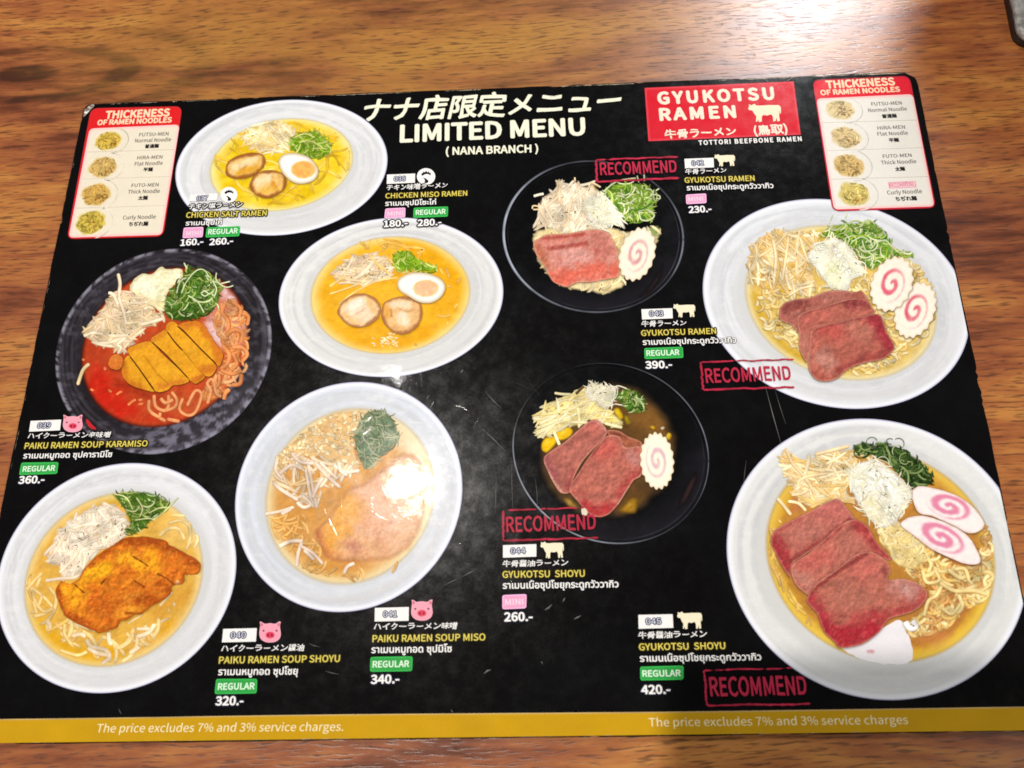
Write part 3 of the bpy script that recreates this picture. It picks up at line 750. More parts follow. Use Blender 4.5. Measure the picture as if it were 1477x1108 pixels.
blob('chopped_onion', Z((370, 190), (400, 140), (450, 105), (510, 110), (560, 65), (600, 80), (670, 75), (705, 100), (680, 150), (640, 180), (600, 230), (590, 320), (560, 340), (500, 300), (440, 280), (400, 230)), paint((240, 234, 196), Zs(Z, [(((470, 180),), 90, (248, 246, 224), 0.8), (((560, 290),), 60, (214, 206, 140), 0.7), (((430, 250), (520, 290)), 40, (232, 204, 160), 0.6)], 4.261), 6, 0.10, 6, 0.10, ((170, 150, 100), 3.0, 0.4), ((206, 198, 140), (252, 250, 232), 0.45, 3.4)), D, st.next(), 1.4, 0.07, 4, 6, skirt=3)
SP3 = Z((80, 480), (130, 400), (190, 340), (260, 240), (350, 220), (420, 240), (480, 300), (560, 360), (580, 380), (520, 430), (440, 460), (380, 540), (300, 600), (270, 560), (140, 520))
heap('bean_sprouts', SP3, 130, (20, 56), (2.8, 4.8), (28, 46), (0.002, 0.022), 0.03, SPR, D, st, paint((236, 216, 182), Zs(Z, [(((380, 220), (360, 260)), 40, (226, 150, 110), 0.6), (((420, 470), (520, 430)), 50, (206, 140, 110), 0.6)], 4.261), 9, 0.14, 7), 0.5, 0.84, 7, 40, (120, 76, 46),
     extra=curves(Z, [((300, 105), (312, 170), (305, 250), (330, 330), (350, 420)), ((240, 225), (270, 235), (300, 300)), ((580, 382), (520, 400), (440, 420)), ((300, 600), (320, 560), (300, 540), (350, 500)), ((140, 525), (200, 545), (265, 552)), ((90, 490), (150, 470), (210, 480))], 4.4, (252, 244, 228), (212, 186, 150)))
ribbons('sprout_strand', curves(Z, [((125, 660), (85, 700), (52, 792))], 5.0, (246, 226, 176), (206, 160, 100)), D, st.next())
GR3 = Z((580, 340), (595, 250), (640, 190), (700, 120), (720, 60), (770, 80), (840, 80), (910, 150), (930, 200), (920, 290), (860, 350), (780, 390), (690, 400), (620, 390))
heap('spring_onion', GR3, 170, (9, 34), (1.4, 2.8), (45, 60), (0.03, 0.12), 0.06, GR, D, st, paint((72, 118, 40), Zs(Z, [(((620, 370), (780, 390)), 70, (34, 66, 18), 0.8), (((800, 170),), 110, (104, 150, 60), 0.7), (((640, 270),), 60, (86, 134, 40), 0.6)], 4.261), 8, 0.3, 5), 0.85, 0.66, 7,
     extra=curves(Z, [((690, 230), (720, 160), (780, 90), (830, 85), (860, 130)), ((660, 230), (680, 160), (720, 130)), ((730, 240), (790, 280), (830, 350)), ((905, 100), (905, 150), (960, 190), (1010, 180)), ((880, 150), (905, 200), (890, 250)), ((705, 40), (725, 80)), ((930, 170), (990, 155)), ((810, 230), (830, 215), (855, 230), (835, 245), (812, 232))], 2.0, (232, 240, 216), (150, 184, 120)))
CT3 = dict(var=0.07, k=10, grain=0.07, tex=((196, 116, 20), (240, 180, 60), 0.22, 3.4))
for i, (pts, strokes) in enumerate([
    (((325, 690), (335, 645), (372, 612), (425, 685), (472, 750), (528, 828), (450, 815), (380, 790), (335, 745)), [(((335, 660), (350, 760), (450, 815)), 34, (190, 106, 30), 0.8)]),
    (((374, 608), (362, 570), (420, 542), (500, 525), (560, 590), (640, 665), (738, 756), (690, 786), (640, 792), (600, 822), (532, 828), (472, 745), (425, 680)), [(((365, 575), (480, 530)), 34, (206, 130, 40), 0.7), (((460, 610), (540, 720), (615, 790)), 7, (176, 110, 20), 0.8), (((560, 800), (700, 775)), 36, (200, 112, 40), 0.7), (((580, 700),), 60, (238, 176, 40), 0.5)]),
    (((503, 520), (556, 472), (600, 455), (662, 540), (722, 602), (795, 680), (835, 735), (800, 772), (765, 778), (700, 712), (600, 605)), [(((510, 515), (590, 460)), 30, (200, 120, 40), 0.8), (((770, 765), (830, 735)), 34, (190, 100, 34), 0.8)]),
    (((596, 445), (620, 405), (652, 408), (702, 462), (800, 560), (884, 650), (905, 690), (860, 740), (800, 700), (722, 600), (655, 525)), [(((600, 440), (640, 405)), 26, (206, 124, 36), 0.7), (((800, 710), (890, 690)), 46, (196, 106, 34), 0.8)]),
    (((668, 428), (720, 405), (800, 402), (850, 455), (900, 540), (945, 600), (930, 660), (908, 668), (800, 555), (705, 452)), [(((690, 420), (800, 410), (900, 540), (935, 640)), 46, (200, 106, 34), 0.85)])]):
    blob('pork_cutlet', Z(*pts), paint((224, 156, 36), Zs(Z, strokes, 4.261), 31 + i, **CT3), D, st.next(), 1.3, 0.012, 3, 31 + i, skirt=2.6, ska=0.75, drop=(0.6, 1.0))
ribbons('cut_gap', [(smooth_poly(Z(*p), 5, False), 1.9, rgb(70, 34, 10), rgb(110, 60, 16)) for p in (((372, 612), (430, 690), (528, 828)), ((505, 524), (600, 610), (740, 758)), ((602, 462), (660, 540), (700, 580)), ((664, 428), (720, 478), (800, 560), (910, 668)))], D, st.next())
blob('cutlet_crumb', Z((243, 660), (260, 615), (305, 602), (332, 640), (310, 692), (262, 690)), paint((206, 112, 44), Zs(Z, [(((290, 630),), 30, (226, 140, 60), 0.8)], 4.261), 5, 0.1, 6, 0.1), D, st.next(), 1.4, 0.05, 6, 5, skirt=4)

# ---- 040 shoyu soup with cutlet
D, st = dish((168, 834, 173, 166, 24), 'ramen_picture', plate_fn(0.75, (222, 223, 228), seed=12), 'golden soup in a white plate with a crumbed cutlet')
Z = CR(20, 690, 3.957); K = CR(0, 733, 2.954)
def soup40(q, R, T):
    c = paint((222, 172, 74), Zs(Z, [(((100, 420), (120, 560)), 120, (226, 174, 80), 0.8), (((120, 850), (330, 1020), (560, 1020)), 120, (220, 164, 30), 0.9), (((820, 760), (1000, 650)), 90, (206, 148, 54), 0.8), (((880, 850),), 90, (222, 160, 36), 0.7), (((900, 300), (1000, 330)), 140, (230, 190, 110), 0.7), (((540, 100), (860, 150)), 60, (206, 170, 50), 0.8), (((300, 840), (700, 860)), 90, (216, 168, 70), 0.7)], 3.957), 13, 0.12, 16, 0.05)(q, np.full(len(q), 50.0))
    return np.c_[mix(c, rgb(236, 214, 160), sm(0.86, 0.99, R) * 0.8), 1 - sm(0.955, 1.0, R)]
disc('soup', (164, 836, 131, 128, 20), soup40, D, st.next(), 60, 210)
NG = [(rgb(244, 220, 164), rgb(222, 180, 100)), (rgb(236, 200, 124), rgb(216, 166, 74)), (rgb(246, 226, 184), rgb(226, 190, 120))]
heap('noodles', K((110, 300), (180, 280), (240, 330), (250, 420), (420, 540), (640, 480), (760, 380), (640, 590), (480, 660), (250, 560), (120, 440)), 34, (36, 90), (4.0, 6.2), (70, 50), (0.008, 0.035), 0.06, NG, D, st, None, 0.75, 0.95, 2,
     extra=curves(Z, [((110, 640), (120, 700), (170, 760), (230, 740)), ((70, 640), (120, 580), (160, 540)), ((200, 620), (240, 680), (230, 750)), ((110, 700), (130, 770)), ((290, 830), (290, 890), (330, 950)), ((260, 980), (360, 1010), (420, 990))], 5.0, (246, 220, 160), (222, 178, 96)))
ribbons('noodle_strand', curves(Z, [((830, 330), (880, 290), (940, 290), (975, 350)), ((880, 260), (950, 240), (1000, 280), (1010, 380)), ((985, 410), (1010, 330), (1000, 250)), ((900, 210), (980, 215)), ((1030, 400), (1050, 350), (1040, 320))], 4.4, (246, 220, 160), (224, 182, 100)) +
        curves(Z, [((335, 900), (380, 890), (410, 905)), ((415, 920), (440, 960), (520, 980), (545, 1020), (500, 1060)), ((540, 880), (545, 930), (560, 950)), ((700, 905), (770, 880), (805, 830)), ((190, 820), (205, 830), (205, 860)), ((660, 1000), (720, 960)), ((420, 970), (480, 1000), (540, 1010)), ((700, 860), (780, 860))], 6.0, (248, 226, 196), (224, 180, 110)) +
        curves(Z, [((345, 828), (410, 855), (465, 872)), ((545, 870), (580, 840), (605, 835)), ((650, 830), (700, 800), (735, 780)), ((830, 730), (870, 690), (905, 650))], 2.2, (250, 230, 190), (226, 180, 120)), D, st.next())
SP4 = Z((190, 470), (220, 380), (270, 290), (340, 220), (440, 170), (530, 140), (590, 160), (640, 220), (660, 260), (620, 350), (540, 390), (460, 440), (400, 530), (320, 575), (270, 560), (255, 500))
heap('bean_sprouts', SP4, 120, (16, 50), (3.0, 5.0), (-58, 40), (0.002, 0.02), 0.03, [(rgb(246, 238, 226), rgb(216, 194, 160)), (rgb(242, 228, 216), rgb(212, 184, 156)), (rgb(250, 246, 238), rgb(226, 212, 190))], D, st, paint((238, 224, 204), Zs(Z, [(((470, 320), (480, 300)), 40, (214, 170, 80), 0.6), (((350, 290),), 30, (240, 220, 170), 0.6), (((250, 420), (290, 500)), 60, (236, 206, 188), 0.7)], 3.957), 12, 0.10, 7), 0.45, 0.9, 6, 40, (132, 100, 64),
     extra=curves(Z, [((180, 585), (270, 572), (350, 565), (410, 520)), ((200, 470), (250, 400), (290, 320)), ((260, 540), (330, 470), (380, 400))], 4.4, (248, 236, 222), (220, 190, 160)))
GR4 = Z((560, 90), (620, 80), (690, 70), (780, 80), (850, 110), (880, 130), (870, 180), (800, 230), (750, 290), (680, 320), (625, 310), (660, 260), (640, 200), (600, 140))
heap('spring_onion', GR4, 120, (10, 32), (1.4, 2.6), (60, 60), (0.02, 0.09), 0.06, GR, D, st, paint((74, 118, 34), Zs(Z, [(((650, 290), (740, 290)), 60, (60, 104, 24), 0.8), (((720, 160),), 70, (96, 130, 56), 0.6), (((840, 120),), 50, (150, 156, 50), 0.6)], 3.957), 14, 0.3, 5), 0.85, 0.7, 6,
     extra=curves(Z, [((790, 240), (850, 200), (900, 150), (940, 110)), ((570, 90), (640, 110), (680, 180)), ((700, 110), (735, 170), (720, 220)), ((770, 200), (830, 170), (880, 165)), ((640, 180), (690, 190), (720, 160)), ((690, 240), (770, 230), (810, 240))], 2.0, (222, 228, 180), (150, 168, 90)))
cutz = [(Z(*p), w, (84, 34, 8), 0.95) for p, w in ((((350, 608), (405, 655)), 1.6), (((680, 445), (730, 475), (765, 498)), 1.7), (((690, 585), (745, 620)), 1.5), (((820, 545), (875, 572), (935, 622)), 1.5), (((525, 575), (500, 600)), 1.6))]
blob('pork_cutlet', Z((250, 680), (248, 625), (283, 580), (340, 598), (385, 560), (415, 505), (500, 425), (560, 390), (620, 350), (700, 338), (790, 340), (860, 358), (900, 388), (970, 425), (1040, 460), (1072, 500), (1055, 540), (1000, 550), (975, 545), (960, 600), (905, 610), (895, 660), (850, 692), (780, 732), (730, 770), (690, 775), (640, 808), (605, 815), (590, 848), (500, 880), (460, 870), (380, 835), (310, 792), (272, 740)),
     paint((206, 112, 32), Zs(Z, [(((320, 640), (360, 690)), 115, (240, 162, 34), 1.0), (((380, 580), (420, 560)), 60, (238, 164, 34), 0.95), (((470, 530), (530, 520)), 84, (246, 178, 32), 1.0), (((620, 455), (690, 470), (730, 510)), 62, (242, 168, 36), 1.0), (((780, 440), (800, 500)), 66, (242, 162, 34), 1.0), (((640, 590), (800, 570)), 40, (222, 136, 40), 0.7), (((610, 770), (700, 750)), 70, (236, 156, 48), 0.95), (((650, 690), (720, 660)), 40, (222, 138, 50), 0.7),
                               (((620, 365), (760, 352), (900, 402), (1040, 490)), 40, (150, 62, 18), 0.7), (((440, 500), (560, 410)), 26, (170, 76, 22), 0.6), (((255, 620), (265, 720)), 24, (160, 70, 20), 0.7), (((700, 700), (800, 690)), 50, (150, 62, 16), 0.75), (((840, 600), (880, 640)), 44, (156, 66, 20), 0.6), (((300, 780), (420, 830)), 40, (160, 70, 24), 0.65), (((460, 700), (560, 760)), 90, (192, 92, 30), 0.6), (((640, 770), (730, 770)), 14, (120, 50, 14), 0.7), (((935, 600),), 24, (240, 220, 176), 0.9), (((930, 480),), 60, (206, 106, 30), 0.6)], 3.957) + cutz, 17, 0.16, 9, 0.12, ((156, 64, 18), 4.0, 0.6), ((168, 74, 18), (236, 160, 56), 0.42, 3.4), 1.3), D, st.next(), 1.1, 0.03, 3, 17, skirt=4.5, ska=0.35)

# ---- 041 miso soup with cutlet, under the glare
D, st = dish((503, 717, 164, 166, 14), 'ramen_picture', plate_fn(0.75, (212, 217, 229), seed=16), 'miso soup in a white plate with cutlet and seaweed')
Z = CR(370, 570, 3.957)
def soup41(q, R, T):
    c = paint((206, 146, 70), Zs(Z, [(((120, 720), (250, 700)), 110, (202, 138, 48), 0.8), (((350, 1000), (600, 1000)), 110, (206, 138, 44), 0.8), (((820, 200), (950, 350)), 150, (228, 204, 170), 0.9), (((960, 600), (950, 800)), 120, (232, 216, 180), 0.9), (((150, 350), (300, 150)), 70, (218, 168, 100), 0.7), (((700, 960), (850, 880)), 80, (214, 160, 96), 0.7)], 3.957), 17, 0.10, 14, 0.04)(q, np.full(len(q), 50.0))
    return np.c_[mix(c, rgb(236, 222, 180), sm(0.80, 0.97, R) * 0.85), 1 - sm(0.94, 1.0, R)]
disc('soup', (505, 716, 125, 130, 12), soup41, D, st.next(), 56, 200)
blob('pork_cutlet', Z((325, 760), (400, 690), (450, 600), (520, 520), (620, 480), (720, 400), (840, 320), (940, 360), (985, 540), (965, 720), (900, 860), (790, 940), (620, 965), (450, 965), (370, 915), (325, 830)),
     paint((216, 160, 112), Zs(Z, [(((390, 900), (440, 790), (520, 640)), 130, (226, 158, 56), 0.95), (((340, 760), (370, 870), (450, 960)), 60, (194, 112, 56), 0.7), (((680, 560), (760, 700)), 230, (222, 166, 138), 0.8), (((540, 850), (560, 880)), 60, (176, 100, 80), 0.6), (((440, 950), (640, 950)), 70, (206, 134, 76), 0.6), (((800, 850), (880, 800)), 90, (224, 172, 132), 0.7), (((330, 800),), 50, (186, 96, 50), 0.6)], 3.957), 23, 0.10, 8, 0.10, None, ((196, 122, 76), (236, 190, 150), 0.30, 3.2)), D, st.next(), 1.6, 0.03, 5, 23, soft=12)  # pale pink towards the lamp glare is its haze painted into the ink
GB = Z((110, 360), (200, 270), (300, 190), (420, 110), (520, 90), (620, 95), (600, 170), (560, 260), (580, 360), (590, 430), (500, 440), (400, 380), (280, 360), (160, 440))
heap('garlic_bits', GB, 190, (5, 10), (3.4, 5.8), (10, 60), (0.02, 0.1), 0.0, [(rgb(246, 228, 190), rgb(220, 178, 118)), (rgb(240, 216, 172), rgb(214, 166, 100)), (rgb(250, 240, 214), rgb(226, 192, 140))], D, st, paint((222, 180, 120), seed=18, var=0.16, k=7), 0.75, 0.86, 2, 26, (180, 120, 50))
SW = Z((560, 270), (570, 180), (630, 95), (720, 85), (790, 150), (812, 240), (770, 310), (700, 365), (635, 430), (590, 380))
heap('seaweed', SW, 120, (10, 34), (1.2, 2.6), (60, 60), (0.02, 0.09), 0.05, [(rgb(146, 160, 128), rgb(104, 124, 92)), (rgb(90, 114, 80), rgb(66, 90, 58)), (rgb(180, 186, 160), rgb(126, 144, 110))], D, st, paint((96, 122, 84), Zs(Z, [(((600, 350), (700, 330)), 60, (84, 108, 80), 0.6), (((760, 220),), 60, (140, 150, 130), 0.7), (((590, 200),), 40, (110, 136, 80), 0.6)], 3.957), 22, 0.16, 7), 0.6, 0.85, 12)
heap('bean_sprouts', Z((100, 440), (160, 350), (280, 340), (420, 380), (580, 420), (560, 460), (460, 500), (380, 560), (340, 640), (230, 600), (120, 540)), 60, (16, 44), (3.4, 5.4), (60, 50), (0.002, 0.02), 0.03, [(rgb(240, 218, 190), rgb(210, 172, 130)), (rgb(246, 228, 208), rgb(218, 184, 150)), (rgb(232, 204, 160), rgb(200, 156, 96))], D, st, None, 0.8, 0.9, 6)
heap('noodles', Z((80, 700), (250, 680), (330, 800), (420, 960), (640, 980), (820, 930), (780, 1010), (560, 1060), (330, 1020), (180, 900)), 44, (18, 44), (3.0, 4.8), (40, 50), (0.01, 0.05), 0.08, [(rgb(232, 186, 118), rgb(206, 150, 74)), (rgb(226, 176, 104), rgb(200, 140, 64))], D, st, None, 0.7, 0.94, 3)
ribbons('bean_sprouts', curves(Z, [((290, 360), (310, 470), (345, 650)), ((280, 420), (300, 540), (320, 640)), ((330, 380), (390, 450), (480, 530)), ((360, 380), (420, 440), (465, 480)), ((95, 500), (150, 545), (240, 600)), ((230, 610), (270, 640), (310, 620), (260, 570)), ((50, 680), (130, 665), (215, 640)), ((140, 680), (200, 650)), ((380, 470), (350, 520), (320, 590)), ((130, 450), (200, 400), (260, 420)), ((440, 400), (510, 440), (590, 430)), ((120, 360), (110, 430), (150, 480)), ((470, 380), (480, 430), (520, 460)),
    ((130, 865), (190, 835), (265, 832)), ((260, 840), (240, 900), (230, 980)), ((250, 860), (320, 900), (380, 965)), ((270, 880), (330, 940)), ((500, 1020), (520, 980), (560, 960)), ((200, 330), (250, 380), (330, 390))], 5.2, (244, 224, 206), (212, 176, 144)), D, st.next(30))

# ---- glass bowls
def bowl_rim(e, name, label, w, bright, seed):
    st_ = Stack(LV.z); c, M = ell(e); t = np.linspace(0, 2 * np.pi, 241)
    def arc(s, w_, b_, n0):
        q_ = c + np.c_[np.cos(t), np.sin(t)] * s @ M.T
        k = fbm(np.cos(t) * 1.6 + 9 + n0, np.sin(t) * 1.6 + 4, 3, seed); k = np.clip(b_(t) + (k - 0.5) * 0.5, 0.03, 1)
        cc = mix(rgb(16, 17, 22), rgb(196, 202, 214), k); ce = mix(rgb(12, 13, 16), rgb(96, 106, 136), k * 0.9)
        ww = w_ * (0.45 + 0.75 * k); ww[0] = ww[-1] = (ww[0] + ww[-1])
        return (q_, ww, cc, ce)
    def body(q, R, T):
        g = fbm(q[:, 0] / 30, q[:, 1] / 30, 3, seed + 3)
        cl = mix(rgb(11, 11, 13), rgb(34, 32, 38), sm(0.55, 1.0, R) * sm(0.2, 0.9, np.sin(T + 0.5) * 0.6 + g * 0.7) * 0.9)
        return np.c_[cl, 0.85 * (1 - sm(0.985, 1.0, R))]
    o = disc(name, e, body, menu, st_.next(), 30, 160); o['label'] = label
    ribbons('bowl_rim', [arc(1.0, w, bright, 0), arc(0.955, w * 0.4, lambda t: 0.10 + 0.14 * np.cos(t - 0.9), 4)], o, st_.next())
    return o, st_

# ---- 042 small gyukotsu ramen
D, st = bowl_rim((856, 341.5, 129.5, 109, -5), 'ramen_picture', 'small glass bowl of beef ramen with one fish cake', 3.6, lambda t: 0.50 + 0.25 * np.cos(t - 2.9) + 0.2 * np.cos(2 * t), 1)
K = CR(680, 220, 2.954); Z = CR(750, 245, 5.833)
blob('bowl_reflection', Z((960, 1080), (1040, 1010), (1130, 880), (1200, 760), (1215, 850), (1160, 980), (1060, 1080)), lambda q, d: mix(rgb(15, 14, 16), rgb(64, 44, 46), sm(0, 12, d) * (0.5 + fbm(q[:, 0] / 9, q[:, 1] / 9, 3, 3))), D, st.next(), 2.5, 0.03, soft=8)
NW = [(rgb(246, 234, 194), rgb(214, 186, 128)), (rgb(240, 222, 172), rgb(202, 170, 106)), (rgb(250, 242, 214), rgb(224, 202, 150))]
heap('noodles', Z((105, 560), (160, 500), (400, 480), (760, 480), (900, 520), (1150, 470), (1170, 580), (1100, 700), (890, 900), (880, 970), (800, 1020), (720, 1050), (600, 1030), (430, 1010), (300, 960), (180, 830), (115, 680)), 110, (14, 44), (2.8, 4.6), (10, 60), (0.03, 0.10), 0.12, NW, D, st, paint((232, 212, 160), Zs(Z, [(((1050, 480), (1150, 520)), 90, (90, 130, 60), 0.7), (((850, 560), (820, 640)), 70, (232, 190, 120), 0.7)], 5.833), 31, 0.16, 7), 0.5, 0.86, 3, 26, (130, 96, 50))
SP6 = Z((130, 480), (165, 300), (200, 220), (290, 170), (310, 90), (400, 110), (470, 110), (560, 140), (610, 110), (680, 180), (740, 240), (720, 400), (700, 500), (560, 510), (360, 530), (220, 490))
heap('bean_sprouts', SP6, 120, (22, 64), (2.8, 4.6), (112, 26), (0.002, 0.02), 0.02, [(rgb(248, 238, 222), rgb(216, 192, 158)), (rgb(244, 226, 204), rgb(212, 180, 140)), (rgb(250, 246, 236), rgb(228, 212, 184))], D, st, paint((236, 216, 186), Zs(Z, [(((460, 130),), 40, (226, 186, 70), 0.8), (((640, 150),), 40, (214, 160, 80), 0.7), (((500, 370),), 60, (232, 206, 150), 0.6)], 5.833), 37, 0.12, 8), 0.5, 0.86, 7, 36, (110, 70, 44),
     extra=curves(Z, [((115, 225), (160, 212), (200, 205))], 4.0, (250, 246, 240), (200, 190, 176)) + curves(Z, [((105, 330), (110, 305), (150, 308), (160, 330), (110, 335)), ((300, 90), (320, 130), (290, 230)), ((460, 65), (462, 95)), ((580, 150), (600, 110), (680, 150)), ((700, 470), (740, 510), (780, 560))], 2.6, (246, 230, 200), (200, 164, 110)))
GR6 = Z((700, 200), (760, 140), (860, 110), (980, 120), (1080, 160), (1130, 200), (1130, 330), (1100, 420), (1000, 440), (880, 440), (800, 330))
heap('spring_onion', GR6, 150, (12, 40), (1.5, 3.0), (40, 65), (0.02, 0.10), 0.05, GL, D, st, paint((124, 170, 56), Zs(Z, [(((900, 430), (1080, 430)), 60, (60, 104, 40), 0.8), (((980, 150),), 60, (206, 222, 170), 0.7), (((950, 250),), 90, (146, 190, 60), 0.7)], 5.833), 33, 0.26, 6), 0.75, 0.78, 8,
     extra=curves(Z, [((1000, 350), (1020, 420), (1090, 425), (1130, 380), (1060, 330)), ((1120, 210), (1170, 220), (1175, 245), (1140, 240)), ((700, 190), (780, 120), (850, 90), (980, 70)), ((985, 50), (1000, 110)), ((1045, 40), (1045, 100)), ((1060, 160), (1110, 180), (1130, 260)), ((1140, 180), (1170, 160)), ((820, 280), (900, 290), (980, 240))], 2.0, (226, 236, 206), (140, 170, 106)))
LK6 = Z((540, 280), (600, 230), (700, 220), (760, 260), (830, 340), (860, 400), (880, 480), (800, 470), (740, 500), (640, 500), (580, 460))
heap('leek_threads', LK6, 84, (16, 44), (1.2, 2.4), (40, 35), (0.004, 0.04), 0.04, LK, D, st, paint((240, 242, 232), Zs(Z, [(((600, 470), (700, 490)), 50, (222, 214, 180), 0.6)], 5.833), 35, 0.06, 8), 0.45, 0.93, 8, 8, (170, 160, 130))
blob('beef_slice', Z((115, 620), (150, 585), (230, 550), (400, 540), (560, 512), (650, 508), (740, 535), (800, 640), (830, 740), (830, 890), (760, 915), (600, 945), (480, 950), (400, 985), (340, 970), (270, 930), (200, 800), (140, 720)),
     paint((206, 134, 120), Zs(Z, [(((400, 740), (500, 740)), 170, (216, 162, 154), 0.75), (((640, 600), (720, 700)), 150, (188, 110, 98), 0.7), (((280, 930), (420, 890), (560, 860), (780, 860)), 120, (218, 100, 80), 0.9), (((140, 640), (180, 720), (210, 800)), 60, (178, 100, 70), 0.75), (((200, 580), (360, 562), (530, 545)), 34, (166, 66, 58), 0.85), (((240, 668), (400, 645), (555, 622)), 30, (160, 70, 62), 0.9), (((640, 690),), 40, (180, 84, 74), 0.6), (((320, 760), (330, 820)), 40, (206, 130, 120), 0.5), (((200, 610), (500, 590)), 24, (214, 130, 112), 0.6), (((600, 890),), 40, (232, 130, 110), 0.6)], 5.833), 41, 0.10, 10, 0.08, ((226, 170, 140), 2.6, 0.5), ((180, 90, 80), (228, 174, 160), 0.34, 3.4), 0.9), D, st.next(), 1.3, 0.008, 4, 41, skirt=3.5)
naruto('fish_cake', Z((985, 712))[0], 24.5, 38.5, 17, D, st.next(), 2, (206, 128, 138), 17, 1.45, 1, 3.2, (242, 228, 204), 0.75)

# ---- 043 large gyukotsu ramen
D, st = dish((1206, 438.5, 192.5, 151.5, -29), 'ramen_picture', plate_fn(0.73, (224, 226, 232), seed=20), 'clear beef ramen in a white plate with two pink swirl fish cakes')
K = CR(977, 340, 2.954); Z = CR(1060, 300, 4.261)
def soup43(q, R, T):
    c = paint((216, 182, 96), Zs(Z, [(((110, 560), (200, 800), (400, 930)), 70, (200, 158, 40), 0.9), (((520, 150), (600, 110)), 70, (196, 172, 40), 0.8), (((1060, 290),), 60, (196, 170, 40), 0.8), (((100, 440), (180, 440)), 70, (190, 140, 70), 0.7), (((1000, 900), (1180, 760)), 90, (222, 190, 110), 0.8)], 4.261), 24, 0.14, 10, 0.06)(q, np.full(len(q), 50.0))
    return np.c_[mix(c, rgb(238, 226, 188), sm(0.86, 0.98, R) * 0.8), 1 - sm(0.95, 1.0, R)]
disc('soup', (1213, 437, 141, 114, -25), soup43, D, st.next(), 60, 210)
ND = [(rgb(252, 236, 180), rgb(200, 156, 76)), (rgb(246, 222, 152), rgb(186, 138, 56)), (rgb(254, 244, 206), rgb(214, 174, 98))]
heap('noodles', Z((130, 560), (200, 480), (480, 470), (760, 440), (850, 400), (1100, 330), (1180, 420), (1240, 560), (1230, 700), (1150, 830), (1000, 940), (880, 1000), (760, 1040), (700, 1000), (470, 960), (380, 880), (240, 800), (150, 690)), 520, (12, 32), (4.0, 5.8), (40, 80), (0.06, 0.16), 0.20, ND, D, st, None, 1.0, 0.84, 3, 50, (150, 110, 40))
SP7 = Z((80, 390), (100, 240), (180, 170), (260, 150), (400, 150), (500, 140), (510, 230), (450, 330), (480, 430), (480, 520), (400, 540), (300, 530), (180, 500), (110, 460))
heap('bean_sprouts', SP7, 124, (24, 70), (2.8, 5.0), (72, 36), (0.002, 0.02), 0.03, SPO, D, st, paint((234, 198, 124), Zs(Z, [(((380, 380),), 70, (206, 150, 40), 0.7), (((170, 430),), 50, (190, 140, 90), 0.7), (((220, 500), (300, 520)), 50, (206, 160, 30), 0.7), (((260, 210),), 90, (246, 218, 166), 0.8), (((460, 200),), 70, (246, 236, 200), 0.8)], 4.261), 38, 0.14, 8), 0.6, 0.85, 8, 30, (150, 100, 40),
     extra=curves(Z, [((130, 420), (170, 380), (210, 385)), ((90, 390), (130, 300), (120, 230), (80, 235)), ((290, 450), (310, 330), (330, 180)), ((240, 430), (250, 300), (230, 190)), ((370, 480), (430, 470), (490, 450)), ((330, 540), (400, 500), (480, 480)), ((150, 380), (180, 400), (210, 385))], 4.0, (250, 240, 212), (216, 178, 120)))
GR7 = Z((510, 190), (560, 130), (620, 100), (740, 90), (830, 80), (900, 120), (950, 190), (980, 250), (1090, 270), (1095, 310), (1000, 300), (900, 350), (840, 390), (780, 340), (720, 260), (650, 200), (580, 180))
heap('spring_onion', GR7, 190, (10, 36), (1.4, 2.8), (30, 70), (0.03, 0.12), 0.06, GL, D, st, paint((110, 162, 52), Zs(Z, [(((520, 190), (640, 120)), 50, (166, 170, 30), 0.8), (((720, 240), (800, 370)), 50, (50, 96, 36), 0.75), (((1060, 290),), 40, (170, 176, 40), 0.9), (((830, 150), (900, 220)), 90, (128, 186, 66), 0.7)], 4.261), 43, 0.26, 6), 0.75, 0.76, 6,
     extra=curves(Z, [((580, 95), (600, 45)), ((680, 65), (690, 35)), ((670, 160), (700, 190), (690, 240), (740, 280)), ((780, 200), (800, 260), (850, 300), (830, 360)), ((860, 220), (920, 200), (960, 240)), ((720, 210), (780, 180), (840, 220))], 1.9, (226, 238, 210), (130, 170, 100)))
LK7 = Z((440, 300), (500, 220), (590, 185), (640, 190), (710, 240), (760, 330), (800, 370), (790, 420), (720, 450), (700, 510), (620, 510), (540, 450), (490, 380))
heap('leek_mound', LK7, 110, (12, 40), (1.0, 2.0), (40, 60), (0.01, 0.06), 0.05, LK, D, st, paint((238, 240, 226), Zs(Z, [(((600, 370), (620, 420)), 90, (232, 234, 180), 0.9), (((620, 260),), 70, (250, 250, 246), 0.8), (((680, 490),), 40, (206, 200, 180), 0.6)], 4.261), 45, 0.05, 8), 0.35, 0.95, 7, 10, (130, 130, 110),
     extra=curves(Z, [((585, 200), (595, 150), (610, 190)), ((690, 260), (740, 320), (800, 350), (795, 440)), ((640, 500), (670, 540), (700, 570)), ((530, 480), (510, 520)), ((700, 470), (710, 540))], 1.5, (252, 252, 244), (214, 212, 196)))
naruto('fish_cake', Z((1105, 630))[0], 27.5, 41, 22, D, st.next(), 5, (214, 84, 106), 18, 1.35, 1, 3.0, (248, 230, 214), 0.92)
naruto('fish_cake', Z((962, 470))[0], 28.5, 40, 22, D, st.next(), 8, (216, 80, 104), 17, 1.35, 1, 3.0, (248, 230, 214), 0.92)
MT = dict(var=0.06, k=12, grain=0.06)
